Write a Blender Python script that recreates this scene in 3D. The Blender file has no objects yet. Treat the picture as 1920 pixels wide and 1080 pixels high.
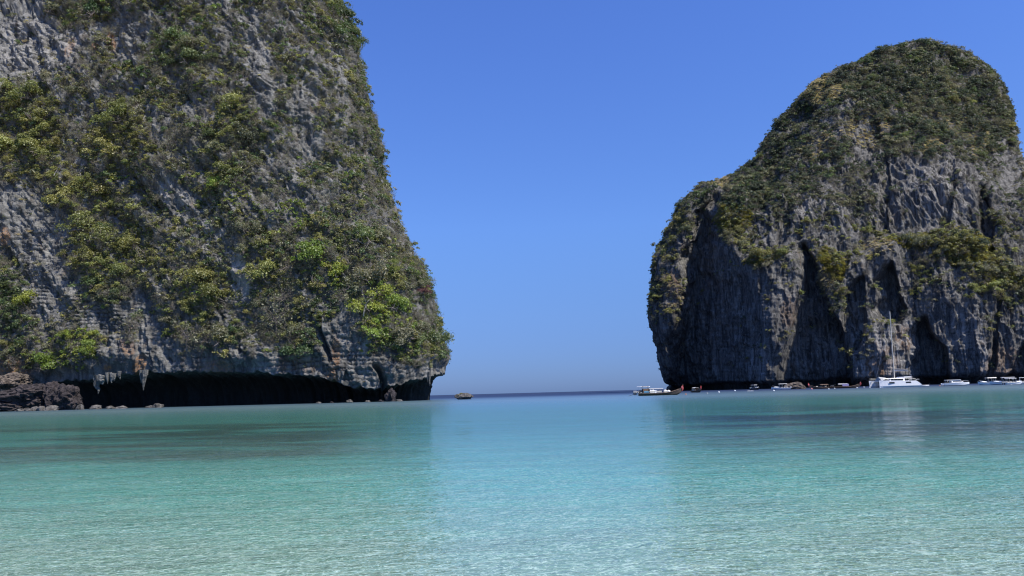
import bpy, math, random
import numpy as np
from mathutils import Matrix, Vector

random.seed(7)
RNG = np.random.default_rng(11)
C = bpy.context.scene.collection
SC = bpy.context.scene

# ------------------------------------------------------------------ camera
CAM_H, FPX, ROLL = 1.6, 1387.0, 0.0265
PITCH = math.atan((737.2 - 540) / FPX)
F0 = np.array([0.0, math.cos(PITCH), math.sin(PITCH)])
R0 = np.array([1.0, 0.0, 0.0])
U0 = np.cross(R0, F0)
RV = R0 * math.cos(ROLL) - U0 * math.sin(ROLL)
UV = U0 * math.cos(ROLL) + R0 * math.sin(ROLL)
EYE = np.array([0.0, 0.0, CAM_H])
cd = bpy.data.cameras.new('camera')
cam = bpy.data.objects.new('camera', cd)
C.objects.link(cam)
cd.sensor_width, cd.lens = 36.0, 36.0 * FPX / 1920
cd.clip_start, cd.clip_end = 0.1, 60000
M4 = Matrix.Identity(4)
for i in range(3):
    M4[i][0], M4[i][1], M4[i][2], M4[i][3] = RV[i], UV[i], -F0[i], EYE[i]
cam.matrix_world = M4
SC.camera = cam

# ------------------------------------------------------------------ light, sky, exposure
SUN = Vector((0.51, -0.42, 1.0)).normalized()          # towards the sun
sun_el = math.asin(SUN.z)
sun_az = math.atan2(SUN.x, SUN.y)
w = bpy.data.worlds.new('World')
SC.world = w
w.use_nodes = True
nt = w.node_tree
bg = nt.nodes['Background']
sky = nt.nodes.new('ShaderNodeTexSky')
sky.sky_type = 'NISHITA'
sky.sun_disc = False
sky.sun_elevation = sun_el
sky.sun_rotation = sun_az
sky.altitude = 0
sky.air_density = 1.0
sky.dust_density = 0.35
sky.ozone_density = 4.0
# the clear, deep blue of dry-season air: the sky graded by height above the horizon, the same all round
tcw = nt.nodes.new('ShaderNodeTexCoord')
sxyz = nt.nodes.new('ShaderNodeSeparateXYZ')
nt.links.new(tcw.outputs['Generated'], sxyz.inputs[0])
rampw = nt.nodes.new('ShaderNodeValToRGB')
nt.links.new(sxyz.outputs[2], rampw.inputs[0])
rampw.color_ramp.interpolation = 'B_SPLINE'
ew = rampw.color_ramp.elements
GRADE = [(0.0, (0.24, 0.41, 1.03)), (0.1, (0.44, 0.58, 1.0)), (0.22, (0.74, 0.98, 1.46)), (0.48, (0.82, 1.10, 1.90)), (1.0, (0.82, 1.10, 1.90))]
while len(ew) < len(GRADE):
    ew.new(0.5)
for el_, (z_, c_) in zip(ew, GRADE):
    el_.position = z_
    el_.color = (*[q * 0.5 for q in c_], 1)
tint = nt.nodes.new('ShaderNodeMix')
tint.data_type = 'RGBA'
tint.blend_type = 'MULTIPLY'
tint.clamp_factor = False
tint.inputs[0].default_value = 1.0
gain = nt.nodes.new('ShaderNodeVectorMath')
gain.operation = 'SCALE'
gain.inputs['Scale'].default_value = 1.6
nt.links.new(sky.outputs[0], gain.inputs[0])
nt.links.new(gain.outputs[0], tint.inputs[6])
nt.links.new(rampw.outputs[0], tint.inputs[7])
nt.links.new(tint.outputs[2], bg.inputs['Color'])
bg.inputs['Strength'].default_value = 0.114
sl = bpy.data.lights.new('sun', 'SUN')
sl.energy = 5.0
sl.angle = math.radians(0.53)
sl.color = (1.0, 0.94, 0.84)
so = bpy.data.objects.new('sun', sl)
so.rotation_euler = SUN.to_track_quat('Z', 'Y').to_euler()
so.location = (200, -200, 500)
C.objects.link(so)
vs = SC.view_settings
vs.view_transform = 'Standard'
vs.look = 'None'
vs.exposure = 0.34
vs.gamma = 1.0
vs.use_curve_mapping = False
SC.cycles.filter_width = 1.15
SC.cycles.sample_clamp_direct = 6.0
SC.cycles.sample_clamp_indirect = 4.0
SC.cycles.max_bounces = 5
SC.cycles.diffuse_bounces = 2
SC.cycles.glossy_bounces = 2
SC.cycles.transmission_bounces = 3
SC.cycles.caustics_reflective = False
SC.cycles.caustics_refractive = False

# ------------------------------------------------------------------ geometry helpers
def ray(px, py):
    d = F0 + RV * ((px - 960) / FPX) - UV * ((py - 540) / FPX)
    return d / d[1]                                    # per metre of Y

def at(px, py, Y):
    return EYE + ray(px, py) * Y

def on_water(px, Y):
    """Point of the water surface at distance Y in the column px of the survey."""
    py = 737.0
    for _ in range(6):
        d = ray(px, py)
        err = EYE[2] + d[2] * Y
        py += err / Y * FPX
    p = at(px, py, Y)
    return (float(p[0]), float(Y), 0.0)

def project(P):
    v = P - EYE
    f = np.maximum(v @ F0, 1e-3)
    return 960 + FPX * (v @ RV) / f, 540 - FPX * (v @ UV) / f

def sstep(a, b, x):
    t = np.clip((x - a) / (b - a), 0, 1)
    return t * t * (3 - 2 * t)

_perm = np.random.default_rng(5).permutation(256).astype(np.int32)
_perm = np.concatenate([_perm, _perm])
_g = np.random.default_rng(6).normal(size=(256, 3))
_g /= np.linalg.norm(_g, axis=1)[:, None]
_g = _g.astype(np.float32)

def noise(P):
    """3D gradient noise, about -1..1; P (...,3)."""
    P = np.asarray(P, np.float32)
    I = np.floor(P)
    f = P - I
    I = I.astype(np.int32) & 255
    u = f * f * f * (f * (f * 6 - 15) + 10)
    out = 0
    X, Y, Z = I[..., 0], I[..., 1], I[..., 2]
    for dx in (0, 1):
        wx = u[..., 0] if dx else 1 - u[..., 0]
        a = _perm[(X + dx) & 255]
        for dy in (0, 1):
            wy = wx * (u[..., 1] if dy else 1 - u[..., 1])
            b = _perm[(a + Y + dy) & 255]
            for dz in (0, 1):
                wz = wy * (u[..., 2] if dz else 1 - u[..., 2])
                g = _g[_perm[(b + Z + dz) & 255]]
                out = out + wz * (g[..., 0] * (f[..., 0] - dx) + g[..., 1] * (f[..., 1] - dy) + g[..., 2] * (f[..., 2] - dz))
    return out * 1.5

def fbm(P, sc, octv=4, off=0.0, gain=0.5, ridge=False):
    P = P / np.array(sc, float) + off
    s, a, tot = 0, 1.0, 0.0
    for k in range(octv):
        n = noise(P + 17.3 * k)
        if ridge:
            n = 1 - 2 * np.abs(n)
        s = s + a * n
        tot += a
        a *= gain
        P = P * 2.03
    return s / tot

def cells(u, v, seed=0):
    """2D Voronoi: (random value of the nearest cell, distance to its border)."""
    iu, iv = np.floor(u).astype(np.int32), np.floor(v).astype(np.int32)
    d1 = np.full(u.shape, 9.0)
    d2 = np.full(u.shape, 9.0)
    val = np.zeros(u.shape)
    for a in (-1, 0, 1):
        for b in (-1, 0, 1):
            cu, cv = iu + a, iv + b
            h = _perm[(_perm[(cu + seed) & 255] + cv) & 255]
            h2 = _perm[(h + 91) & 255]
            h3 = _perm[(h2 + 37) & 255]
            d = np.hypot(cu + 0.15 + 0.7 * h / 255 - u, cv + 0.15 + 0.7 * h2 / 255 - v)
            near = d < d1
            d2 = np.where(near, d1, np.minimum(d2, d))
            val = np.where(near, h3 / 255.0, val)
            d1 = np.where(near, d, d1)
    return val, d2 - d1

def grid_mesh(name, P, mat, closed=False, attrs=None, smooth=True):
    """P (rows, cols, 3) -> one mesh object."""
    r, c = P.shape[:2]
    me = bpy.data.meshes.new(name)
    idx = np.arange(r * c).reshape(r, c)
    if closed:
        idx = np.concatenate([idx, idx[:, :1]], 1)
    q = np.stack([idx[:-1, :-1], idx[:-1, 1:], idx[1:, 1:], idx[1:, :-1]], -1).reshape(-1, 4)
    me.vertices.add(r * c)
    me.vertices.foreach_set('co', P.astype(np.float32).ravel())
    me.loops.add(q.size)
    me.loops.foreach_set('vertex_index', q.astype(np.int32).ravel())
    me.polygons.add(len(q))
    me.polygons.foreach_set('loop_start', np.arange(0, q.size, 4, dtype=np.int32))
    me.polygons.foreach_set('loop_total', np.full(len(q), 4, np.int32))
    me.polygons.foreach_set('use_smooth', np.full(len(q), smooth))
    me.update(calc_edges=True)
    for k, v in (attrs or {}).items():
        a = me.attributes.new(k, 'FLOAT', 'POINT')
        a.data.foreach_set('value', np.asarray(v, np.float32).ravel())
    me.materials.append(mat)
    o = bpy.data.objects.new(name, me)
    C.objects.link(o)
    return o

def grid_normals(P):
    du = np.gradient(P, axis=1)
    dv = np.gradient(P, axis=0)
    n = np.cross(du, dv)
    return n / np.maximum(np.linalg.norm(n, axis=-1, keepdims=True), 1e-9)

def blur(A, k):
    for ax in (0, 1):
        pad = [(0, 0)] * A.ndim
        pad[ax] = (k + 1, k)
        B = np.cumsum(np.pad(A, pad, mode='edge'), axis=ax)
        n = A.shape[ax]
        A = (np.take(B, np.arange(2 * k + 1, 2 * k + 1 + n), ax) - np.take(B, np.arange(n), ax)) / (2 * k + 1)
    return A

def tag(o, label=None, cat=None, group=None, kind=None):
    if label: o['label'] = label
    if cat: o['category'] = cat
    if group: o['group'] = group
    if kind: o['kind'] = kind
    return o

# ------------------------------------------------------------------ node helpers
class NT:
    def __init__(self, name):
        self.m = bpy.data.materials.new(name)
        self.m.use_nodes = True
        self.t = self.m.node_tree
        self.b = self.t.nodes['Principled BSDF']
        self.out = self.t.nodes['Material Output']
    def n(self, kind, **kw):
        x = self.t.nodes.new(kind)
        for k, v in kw.items():
            setattr(x, k, v)
        return x
    def l(self, a, b):
        self.t.links.new(a, b)
    def set(self, sock, v):
        if hasattr(v, 'links'):
            self.l(v, sock)
        else:
            sock.default_value = v
    def math(self, op, a, b=0.0, clamp=False):
        x = self.n('ShaderNodeMath', operation=op, use_clamp=clamp)
        self.set(x.inputs[0], a)
        self.set(x.inputs[1], b)
        return x.outputs[0]
    def mix(self, f, a, b, mode='MIX'):
        x = self.n('ShaderNodeMix', data_type='RGBA', blend_type=mode)
        self.set(x.inputs[0], f)
        for s, v in ((6, a), (7, b)):
            self.set(x.inputs[s], v if hasattr(v, 'links') else (*v, 1))
        return x.outputs[2]
    def rng(self, v, a, b, c=0.0, d=1.0):
        x = self.n('ShaderNodeMapRange', interpolation_type='SMOOTHSTEP')
        self.set(x.inputs[0], v)
        for i, k in enumerate((a, b, c, d)):
            x.inputs[i + 1].default_value = k
        return x.outputs[0]
    def noise(self, vec, scale, detail=4, rough=0.55, dist=0.0):
        x = self.n('ShaderNodeTexNoise')
        self.set(x.inputs['Vector'], vec)
        x.inputs['Scale'].default_value = scale
        x.inputs['Detail'].default_value = detail
        x.inputs['Roughness'].default_value = rough
        x.inputs['Distortion'].default_value = dist
        return x.outputs[0]
    def pos(self):
        return self.n('ShaderNodeNewGeometry').outputs['Position']
    def scale(self, vec, s, loc=(0, 0, 0)):
        x = self.n('ShaderNodeMapping')
        self.l(vec, x.inputs[0])
        x.inputs['Scale'].default_value = s
        x.inputs['Location'].default_value = loc
        return x.outputs[0]
    def attr(self, name):
        return self.n('ShaderNodeAttribute', attribute_name=name).outputs['Fac']
    def bump(self, h, dist, strength=1.0, normal=None):
        x = self.n('ShaderNodeBump')
        x.inputs['Strength'].default_value = strength
        x.inputs['Distance'].default_value = dist
        self.l(h, x.inputs['Height'])
        if normal is not None:
            self.l(normal, x.inputs['Normal'])
        return x.outputs[0]

def simple(name, col, rough=0.5, metal=0.0, var=0.12, scale=3.0):
    k = NT(name)
    tc = k.n('ShaderNodeTexCoord').outputs['Object']
    f = k.noise(tc, scale, 4)
    a = tuple(c * (1 - var) for c in col)
    b = tuple(min(1, c * (1 + var)) for c in col)
    k.l(k.mix(k.rng(f, 0.35, 0.65), a, b), k.b.inputs['Base Color'])
    k.b.inputs['Roughness'].default_value = rough
    k.b.inputs['Metallic'].default_value = metal
    return k.m
# ------------------------------------------------------------------ rock
def rock_material(name, light, dark, stain_amt):
    k = NT(name)
    p = k.pos()
    big = k.noise(p, 0.06, 5, 0.6)
    streak = k.noise(k.scale(p, (1, 1, 0.12)), 0.45, 6, 0.65, 0.6)
    fine = k.noise(p, 1.3, 6, 0.7)
    grit = k.noise(k.scale(p, (1, 1, 2.2)), 4.0, 4, 0.7)
    col = k.mix(k.rng(streak, 0.36, 0.64), dark, light)
    col = k.mix(k.rng(fine, 0.35, 0.7), k.mix(0.55, col, dark), col)
    col = k.mix(k.math('MULTIPLY', k.rng(big, 0.5, 0.75), 0.5), col, tuple(c * 0.55 for c in dark))
    drip = k.noise(k.scale(p, (1, 1, 0.06), (11, 5, 2)), 0.30, 5, 0.7, 0.4)
    col = k.mix(k.math('MULTIPLY', k.rng(drip, 0.53, 0.64), 0.75), col, tuple(c * 0.45 for c in dark))
    warm = k.noise(k.scale(p, (1, 1, 0.5), (31, 7, 3)), 0.16, 5, 0.7)
    col = k.mix(k.math('MULTIPLY', k.rng(warm, 0.57, 0.7), stain_amt), col, (0.21, 0.15, 0.10))
    # lime run-off and iron stain, where the survey shows them
    col = k.mix(k.math('MULTIPLY', k.attr('stain'), k.rng(fine, 0.36, 0.6)), col, (0.36, 0.19, 0.085))
    col = k.mix(k.math('MULTIPLY', k.attr('pale'), k.rng(streak, 0.4, 0.62)), col, (0.40, 0.38, 0.35))
    col = k.mix(k.math('MULTIPLY', k.rng(grit, 0.56, 0.7), 0.35), col, (0.30, 0.29, 0.28))
    # algae in the tide notch
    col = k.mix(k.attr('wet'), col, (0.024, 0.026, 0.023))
    k.l(col, k.b.inputs['Base Color'])
    k.b.inputs['Roughness'].default_value = 0.92
    k.b.inputs['Specular IOR Level'].default_value = 0.2
    b1 = k.bump(k.noise(k.scale(p, (1, 1, 1.5)), 1.1, 8, 0.72), 1.0, 0.9)
    b2 = k.bump(grit, 0.25, 0.8, b1)
    k.l(b2, k.b.inputs['Normal'])
    return k.m

ROCK_A = rock_material('limestone near', (0.340, 0.332, 0.304), (0.110, 0.108, 0.100), 0.5)
ROCK_B = rock_material('limestone far', (0.275, 0.264, 0.238), (0.062, 0.060, 0.056), 0.4)

def patches(PX, PY, lst, warp):
    """Union of soft ellipses (px, py, rx, ry, tilt deg, value) in survey columns and rows."""
    m = np.zeros(PX.shape)
    for cx, cy, rx, ry, an, val in lst:
        a = math.radians(an)
        dx, dy = PX - cx, PY - cy
        u = (dx * math.cos(a) + dy * math.sin(a)) / rx
        v = (-dx * math.sin(a) + dy * math.cos(a)) / ry
        d = np.sqrt(u * u + v * v) + warp
        m = np.maximum(m, val * (1 - sstep(0.7, 1.15, d)))
    return m

def strata(z, a, thick, seed, P, amp):
    """Bedding: blocks of rock in beds, split by joints."""
    wob = fbm(P, (25, 25, 25), 2, seed) * 3.0 + fbm(P, (5, 5, 5), 2, seed + 4) * 0.5
    t = (z + wob) / thick
    bed = np.floor(t)
    fr = t - bed
    hb = _perm[(bed.astype(np.int32) + seed) & 255] / 255.0
    val, edge = cells((a + hb * 40) / (thick * 2.1) + fbm(P, (6, 6, 6), 2, seed + 9) * 0.3, bed * 1.0 + 0.5, seed)
    prof = np.minimum(sstep(0.0, 0.22, fr), 1 - sstep(0.86, 1.0, fr))
    joint = sstep(0.0, 0.12, edge)
    return amp * (prof * (0.6 + 0.5 * hb) * (0.35 + 0.65 * joint) + 0.7 * (val - 0.5) * joint)

# ------------------------------------------------------------------ near cliff (left)
def spline(pts, n):
    pts = np.array(pts, float)
    d = np.r_[0, np.cumsum(np.linalg.norm(np.diff(pts, axis=0), axis=1))]
    out = []
    from_s = np.linspace(0, d[-1], n)
    # Catmull-Rom through the points
    P = np.vstack([2 * pts[0] - pts[1], pts, 2 * pts[-1] - pts[-2]])
    k = np.clip(np.searchsorted(d, from_s, 'right') - 1, 0, len(pts) - 2)
    t = ((from_s - d[k]) / (d[k + 1] - d[k]))[:, None]
    p0, p1, p2, p3 = P[k], P[k + 1], P[k + 2], P[k + 3]
    return 0.5 * ((2 * p1) + (-p0 + p2) * t + (2 * p0 - 5 * p1 + 4 * p2 - p3) * t ** 2 + (-p0 + 3 * p1 - 3 * p2 + p3) * t ** 3)

PATH = [(-420, 150), (-330, 215), (-250, 252), (-200, 267), (-160, 264), (-118, 252), (-80, 243), (-50, 238), (-33, 241),
        (-24, 251), (-22, 268), (-32, 300), (-70, 350), (-150, 400)]
SIL = [(-160, 500), (-80, 560), (0, 612), (12, 626), (30, 648), (60, 662), (90, 679), (120, 683), (150, 686), (185, 692), (200, 703), (240, 717),
       (270, 722), (290, 720), (330, 730), (380, 745), (410, 757), (440, 768), (460, 779), (500, 799), (530, 813), (560, 820), (600, 827),
       (640, 835), (665, 837), (690, 832)]
ROCKS_A = [(50, 80, 110, 100, 20, 1), (250, 60, 45, 55, 0, .75), (485, 110, 26, 110, -8, .9), (570, 230, 22, 90, -8, .7), (640, 140, 16, 60, -8, .7),
           (60, 430, 110, 75, 35, 1.0), (90, 540, 60, 80, 20, .9), (370, 210, 34, 16, 10, .9), (335, 370, 34, 60, -35, .8), (455, 520, 22, 70, -10, 1),
           (240, 610, 75, 70, 0, 1), (300, 650, 110, 45, 0, 1), (330, 685, 220, 20, 0, 1), (520, 690, 160, 28, 0, 1), (630, 660, 60, 60, 0, 1),
           (690, 690, 110, 32, 8, 1), (650, 610, 30, 45, 0, .9), (420, 40, 22, 60, 0, .6), (190, 440, 40, 14, 0, .8),
           (540, 300, 16, 70, -8, .6), (60, 720, 90, 40, 20, .8), (790, 700, 50, 25, 20, 1), (600, 180, 14, 70, -8, .6), (755, 420, 12, 60, -20, .5)]
STAIN_A = [(208, 75, 9, 22, 0, 1), (178, 88, 8, 7, 0, .9), (265, 680, 12, 22, 25, 1), (200, 690, 10, 8, 0, 1), (630, 660, 9, 30, 0, .8),
           (20, 690, 40, 26, 20, .9), (330, 625, 12, 14, 0, .8), (8, 440, 10, 22, 0, .9), (410, 690, 35, 16, 0, .5), (560, 680, 40, 20, 0, .35),
           (240, 650, 20, 14, 30, .6), (230, 520, 12, 24, 0, .5), (130, 90, 8, 22, 25, .6), (625, 705, 14, 18, 0, .8)]
PALE_A = [(60, 80, 90, 60, 0, .5), (680, 640, 10, 26, 0, 1), (450, 520, 22, 60, -10, .8), (420, 510, 25, 40, 0, .6), (380, 440, 25, 30, 0, .5),
          (330, 350, 30, 40, 30, .5), (160, 600, 20, 60, 20, .4)]

cp = spline(PATH, 1500)
cl = np.r_[0, np.cumsum(np.linalg.norm(np.diff(cp, axis=0), axis=1))]
# columns: dense where the bay sees them
i0, i1 = np.argmin(np.abs(cp[:, 0] + 222) + (cp[:, 1] > 300) * 999), np.argmin(np.abs(cp[:, 1] - 292) + (cp[:, 0] < -60) * 999)
s_cols = np.r_[np.linspace(0, cl[i0], 40)[:-1], np.linspace(cl[i0], cl[i1], 700), np.linspace(cl[i1], cl[-1], 40)[1:]]
cx, cy = np.interp(s_cols, cl, cp[:, 0]), np.interp(s_cols, cl, cp[:, 1])
tx_, ty_ = np.gradient(cx, s_cols), np.gradient(cy, s_cols)
tn = np.hypot(tx_, ty_)
onx, ony = ty_ / tn, -tx_ / tn                          # outward (towards the bay) in plan
lip_px = [-400, 0, 60, 110, 135, 160, 200, 250, 300, 440, 520, 600, 640, 680, 720, 760, 790, 820, 845]
lip_py = [728, 742, 740, 722, 714, 712, 712, 701, 697, 697, 700, 702, 712, 726, 730, 722, 714, 706, 700]
px0, _ = project(np.stack([cx, cy, np.full_like(cx, 10.0)], -1))
lp = np.interp(px0, lip_px, lip_py)
nz1 = noise(np.stack([s_cols / 7.0, s_cols * 0, s_cols * 0], -1)) * 0.9 + noise(np.stack([s_cols / 2.6, s_cols * 0, s_cols * 0 + 5], -1)) * 1.3 + noise(np.stack([s_cols / 1.1, s_cols * 0, s_cols * 0 + 9], -1)) * 0.6
zlip = np.array([at(a, b, y)[2] for a, b, y in zip(px0, lp, cy)]) + nz1
zlip = np.clip(zlip, 3.0, 16)
late = s_cols > cl[i1]
zlip[late] = 9.0
# lean of the face, from the survey of the right-hand skyline
sz, sx = [], []
for py, px in SIL:
    Yg = 252.0
    for _ in range(4):
        z = at(px, py, Yg)[2]
        Yg = 252.0 + 0.27 * max(z - 18, 0)
    p = at(px, py, Yg)
    sz.append(p[2]); sx.append(p[0])
sz, sx = np.array(sz)[::-1], np.array(sx)[::-1]
def shift_x(z):
    base = sx[0]
    v = np.interp(z, sz, sx) - base
    return v - np.maximum(z - sz[-1], 0) * 0.9

NC, NF, NT2 = 44, 540, 26
z_top, z_vis = 232.0, 172.0
rowsP, wet_rows = [], []
t = np.linspace(0, 1, NC)[:-1]
depth = np.interp(px0, [-400, 0, 110, 160, 300, 640, 700, 760, 800, 850], [5, 6, 8, 15, 18, 18, 12, 13, 10, 6]) * (1 + 0.12 * nz1)
# soft-blend depth so walls of the notch do not fold
cz = -1.0 + (zlip[None] + 1) * np.sin(t[:, None] * math.pi / 2) ** 0.75
coff = -depth[None] * np.cos(t[:, None] * math.pi / 2) ** 0.7
fz = zlip[None] + (z_vis - zlip[None]) * np.linspace(0, 1, NF)[:, None]
tz = z_vis + (z_top - z_vis) * np.linspace(0, 1, NT2)[1:, None] + 0 * zlip[None]
Z = np.concatenate([cz, fz, tz])
OFF = np.concatenate([coff, 0 * fz, 0 * tz])
lean = 0.27 * np.maximum(Z - 18, 0) + 0.25 * np.clip(Z - zlip[None], 0, 10) + 0.004 * np.maximum(Z - z_vis, 0) ** 2
BX = cx[None] + onx[None] * OFF + shift_x(Z)
BY = cy[None] + ony[None] * OFF + lean
P = np.stack([BX, BY, Z], -1)
N = np.stack([onx[None] + 0 * Z, ony[None] + 0 * Z, 0.2 + 0 * Z], -1)
N /= np.linalg.norm(N, axis=-1, keepdims=True)
PX, PY = project(P)
A = s_cols[None] + 0 * Z
Q = np.stack([A, BY * 0.2, Z], -1)                      # face coordinates
wrp = fbm(Q, (9, 9, 9), 3, 3.1) * 0.45
rockA = patches(PX, PY, ROCKS_A, wrp)
face = sstep(0.0, 6.0, Z - zlip[None])
low = sstep(75, 45, Z)
infl = 0.55 + 0.45 * face
coarse = sstep(-0.35, 0.3, fbm(Q, (20, 20, 24), 3, 91.0))   # some walls are broken, some are smooth
sky_m = sstep(40, 0, np.abs(PX - np.interp(PY, [a for a, b in SIL], [b for a, b in SIL])))  # near the skyline
r = fbm(Q, (48, 48, 70), 3, 1.7) * 7.0 * face * (1 - 0.75 * sky_m)
# gullies that run down to the right
dg = np.stack([(A + Z * 0.55), 0 * A, (Z - A * 0.3)], -1)
r += fbm(dg, (16, 1, 60), 3, 6.2, ridge=True) * 3.2 * face * (1 - 0.6 * sky_m)
r += fbm(dg, (6, 1, 34), 3, 16.2, ridge=True) * 1.5 * face * (1 - 0.6 * low)
fl = fbm(Q + np.stack([fbm(Q, (12, 12, 12), 2, 8) * 3, 0 * A, 0 * A], -1), (3.6, 3.6, 26), 4, 2.2, ridge=True)
r += fl * 1.5 * infl * (0.35 + 0.9 * (1 - coarse))
r += np.floor(fbm(Q, (14, 14, 9), 3, 41.0) * 5) / 5 * 3.4 * face          # steps and ledges

bedm = np.clip(low + 0.12, 0, 1)
r += strata(Z, A, 1.55, 3, Q, 0.95) * bedm * infl * (0.45 + 0.9 * rockA) * (0.4 + 0.7 * coarse)
v3, e3 = cells(A / 2.6 + Z / 9 + fbm(Q, (6, 6, 6), 2, 3) * 0.8, Z / 7.5 + fbm(Q, (6, 6, 6), 2, 5) * 0.8, 21)
r += (v3 - 0.5) * 1.5 * sstep(0, 0.18, e3) * infl * coarse
r += fbm(Q, (2.4, 2.4, 2.0), 4, 9.9, gain=0.6) * 0.9 * infl
# ledge lips and hanging drapery along the mouth of the notch
r += 2.0 * np.exp(-((Z - zlip[None] - 1.2) / 2.6) ** 2) * fbm(Q, (2.6, 2.6, 7), 4, 14.0)
# a fissure near the corner and one in the lower face
for fx0, fy0, fx1, fy1, wd, dp in [(730, 690, 742, 730, 5, 6), (645, 600, 650, 670, 4, 3.5), (430, 540, 470, 600, 3, 2), (300, 330, 345, 395, 4, 3)]:
    fx = np.interp(PY, [fy0, fy1], [fx0, fx1]) + fbm(Q, (3, 3, 3), 2, 1) * 4
    r -= dp * sstep(wd * 1.6, wd * 0.4, np.abs(PX - fx)) * sstep(fy0 - 12, fy0 + 4, PY) * sstep(fy1 + 16, fy1 - 4, PY)
back = (s_cols[None] > cl[i1] + 5)
P1 = P + N * r[..., None]
# plants stand out from the rock by a few metres: set the rock back so that the skyline with its shrubs falls where surveyed
pxa, pya = project(P1)
jm = np.argmax(np.where(back, -1e9, pxa), axis=1)
ii = np.arange(len(jm))
zj, yj = P1[ii, jm, 2], P1[ii, jm, 1]
over = pxa[ii, jm] - (np.interp(pya[ii, jm], [a for a, b in SIL], [b for a, b in SIL]) - np.interp(zj, [14, 30], [3, 9]))
zg = np.linspace(8, 230, 60)
ov = np.array([np.mean((over * yj / FPX)[np.argsort(np.abs(zj - q))[:14]]) for q in zg])
ov = np.convolve(np.pad(ov, 2, mode='edge'), np.ones(5) / 5, 'valid')
P1[..., 0] -= np.interp(Z, zg, ov)
PX, PY = project(P1)
rockA = patches(PX, PY, ROCKS_A, wrp)
stainA = patches(PX, PY, STAIN_A, wrp * 1.6)
paleA = patches(PX, PY, PALE_A, wrp)
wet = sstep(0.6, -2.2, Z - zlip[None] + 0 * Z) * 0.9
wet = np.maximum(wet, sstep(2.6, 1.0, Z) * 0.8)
# crown the plateau behind the visible face
cap = P1[-1].copy()
cap2 = cap.copy(); cap2[:, 1] += 60; cap2[:, 2] += 14; cap2[:, 0] -= 25
P1 = np.concatenate([P1, cap2[None]])
ext = lambda a: np.concatenate([a, a[-1:]])
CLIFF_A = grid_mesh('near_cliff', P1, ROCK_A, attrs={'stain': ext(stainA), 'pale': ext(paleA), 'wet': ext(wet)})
tag(CLIFF_A, 'grey limestone cliff overgrown with shrubs above a dark sea notch', None, None, 'structure')
LAND_A = dict(P=P1[:-1], PX=PX, PY=PY, rock=rockA, Z=Z, face=face, Q=Q)

# ------------------------------------------------------------------ far cliff (right)
EL = [(727, 1252), (715, 1246), (700, 1240), (640, 1228), (600, 1220), (545, 1215), (500, 1219), (465, 1230), (440, 1246), (410, 1259), (385, 1271), (365, 1287),
      (347, 1310), (340, 1345), (325, 1372), (308, 1400), (285, 1413), (262, 1426), (235, 1446), (205, 1470), (180, 1490), (155, 1511), (135, 1541),
      (117, 1580), (108, 1605), (93, 1634), (84, 1662), (75, 1690)]
ER = [(727, 2200), (400, 2180), (335, 1985), (320, 1940), (290, 1917), (255, 1912), (225, 1907), (190, 1899), (160, 1888), (135, 1872), (112, 1850), (93, 1822), (80, 1792), (74, 1765)]
Y_L, Y_M, Y_R = 600.0, 570.0, 470.0
EL = [(a + 7, b + 7) if a < 600 else (a, b + 2) for a, b in EL]
ER = [(a + 7, b - 6) if a < 330 else (a, b) for a, b in ER]
def prof(lst, Yf):
    zz, tt = [], []
    for py, px in lst:
        d = ray(px, py)
        zz.append(max(CAM_H + d[2] * Yf, -2 if not zz else 0)); tt.append(d[0])
    o = np.argsort(zz)
    return np.array(zz)[o], np.array(tt)[o]
zl, tl = prof(EL, 600.0)
zr, tr = prof(ER, 597.0)
Z_TOP = CAM_H + ray(1737, 77)[2] * 602.0
NR, NU, NB = 470, 640, 60
v = np.linspace(0, 1, NR)
zrow = -2 + (Z_TOP + 2) * (1 - (1 - v) ** 1.45)
tL = np.interp(zrow, zl, tl); tR = np.interp(zrow, zr, tr)
t_sum = ray(1737, 77)[0]
topm = sstep(max(zl[-1], zr[-1]) - 1.0, Z_TOP, zrow)
tL = np.where(zrow > zl[-1], tl[-1] + (t_sum - tl[-1]) * np.clip((zrow - zl[-1]) / (Z_TOP - zl[-1]), 0, 1) ** 1.6, tL)
tR = np.where(zrow > zr[-1], tr[-1] + (t_sum - tr[-1]) * np.clip((zrow - zr[-1]) / (Z_TOP - zr[-1]), 0, 1) ** 1.6, tR)
uf = np.r_[np.linspace(0, 0.10, 110)[:-1] ** 1.0, np.linspace(0.10, 0.80, 500)[:-1], np.linspace(0.80, 1, 40)]
ub = np.linspace(1, 0, NB)[1:-1]
NUF = len(uf)
u_all = np.r_[uf, ub]
is_back = np.r_[np.zeros(NUF), np.ones(len(ub))]
U, ZZ = np.meshgrid(u_all, zrow)
g = np.sqrt(np.maximum(1 - np.abs(2 * U - 1) ** 3.2, 0))
half = 120 * (1 - 0.06 * sstep(0, 130, ZZ) - 0.22 * sstep(110, 205, ZZ)) * np.sqrt(np.maximum(1 - sstep(150, Z_TOP + 30, ZZ) ** 1.3 * 1.0, 0))
half = half * np.clip((1 - v[:, None] ** 6), 0, 1) ** 0.5
Yc = np.interp(U, [0, 0.5, 1], [Y_L + 8, 590, 540])
Yc = Yc + (600 - Yc) * sstep(100, 250, ZZ)
YB = np.where(is_back[None] > 0, Yc + half * g * 1.2, Yc - half * g)
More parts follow.
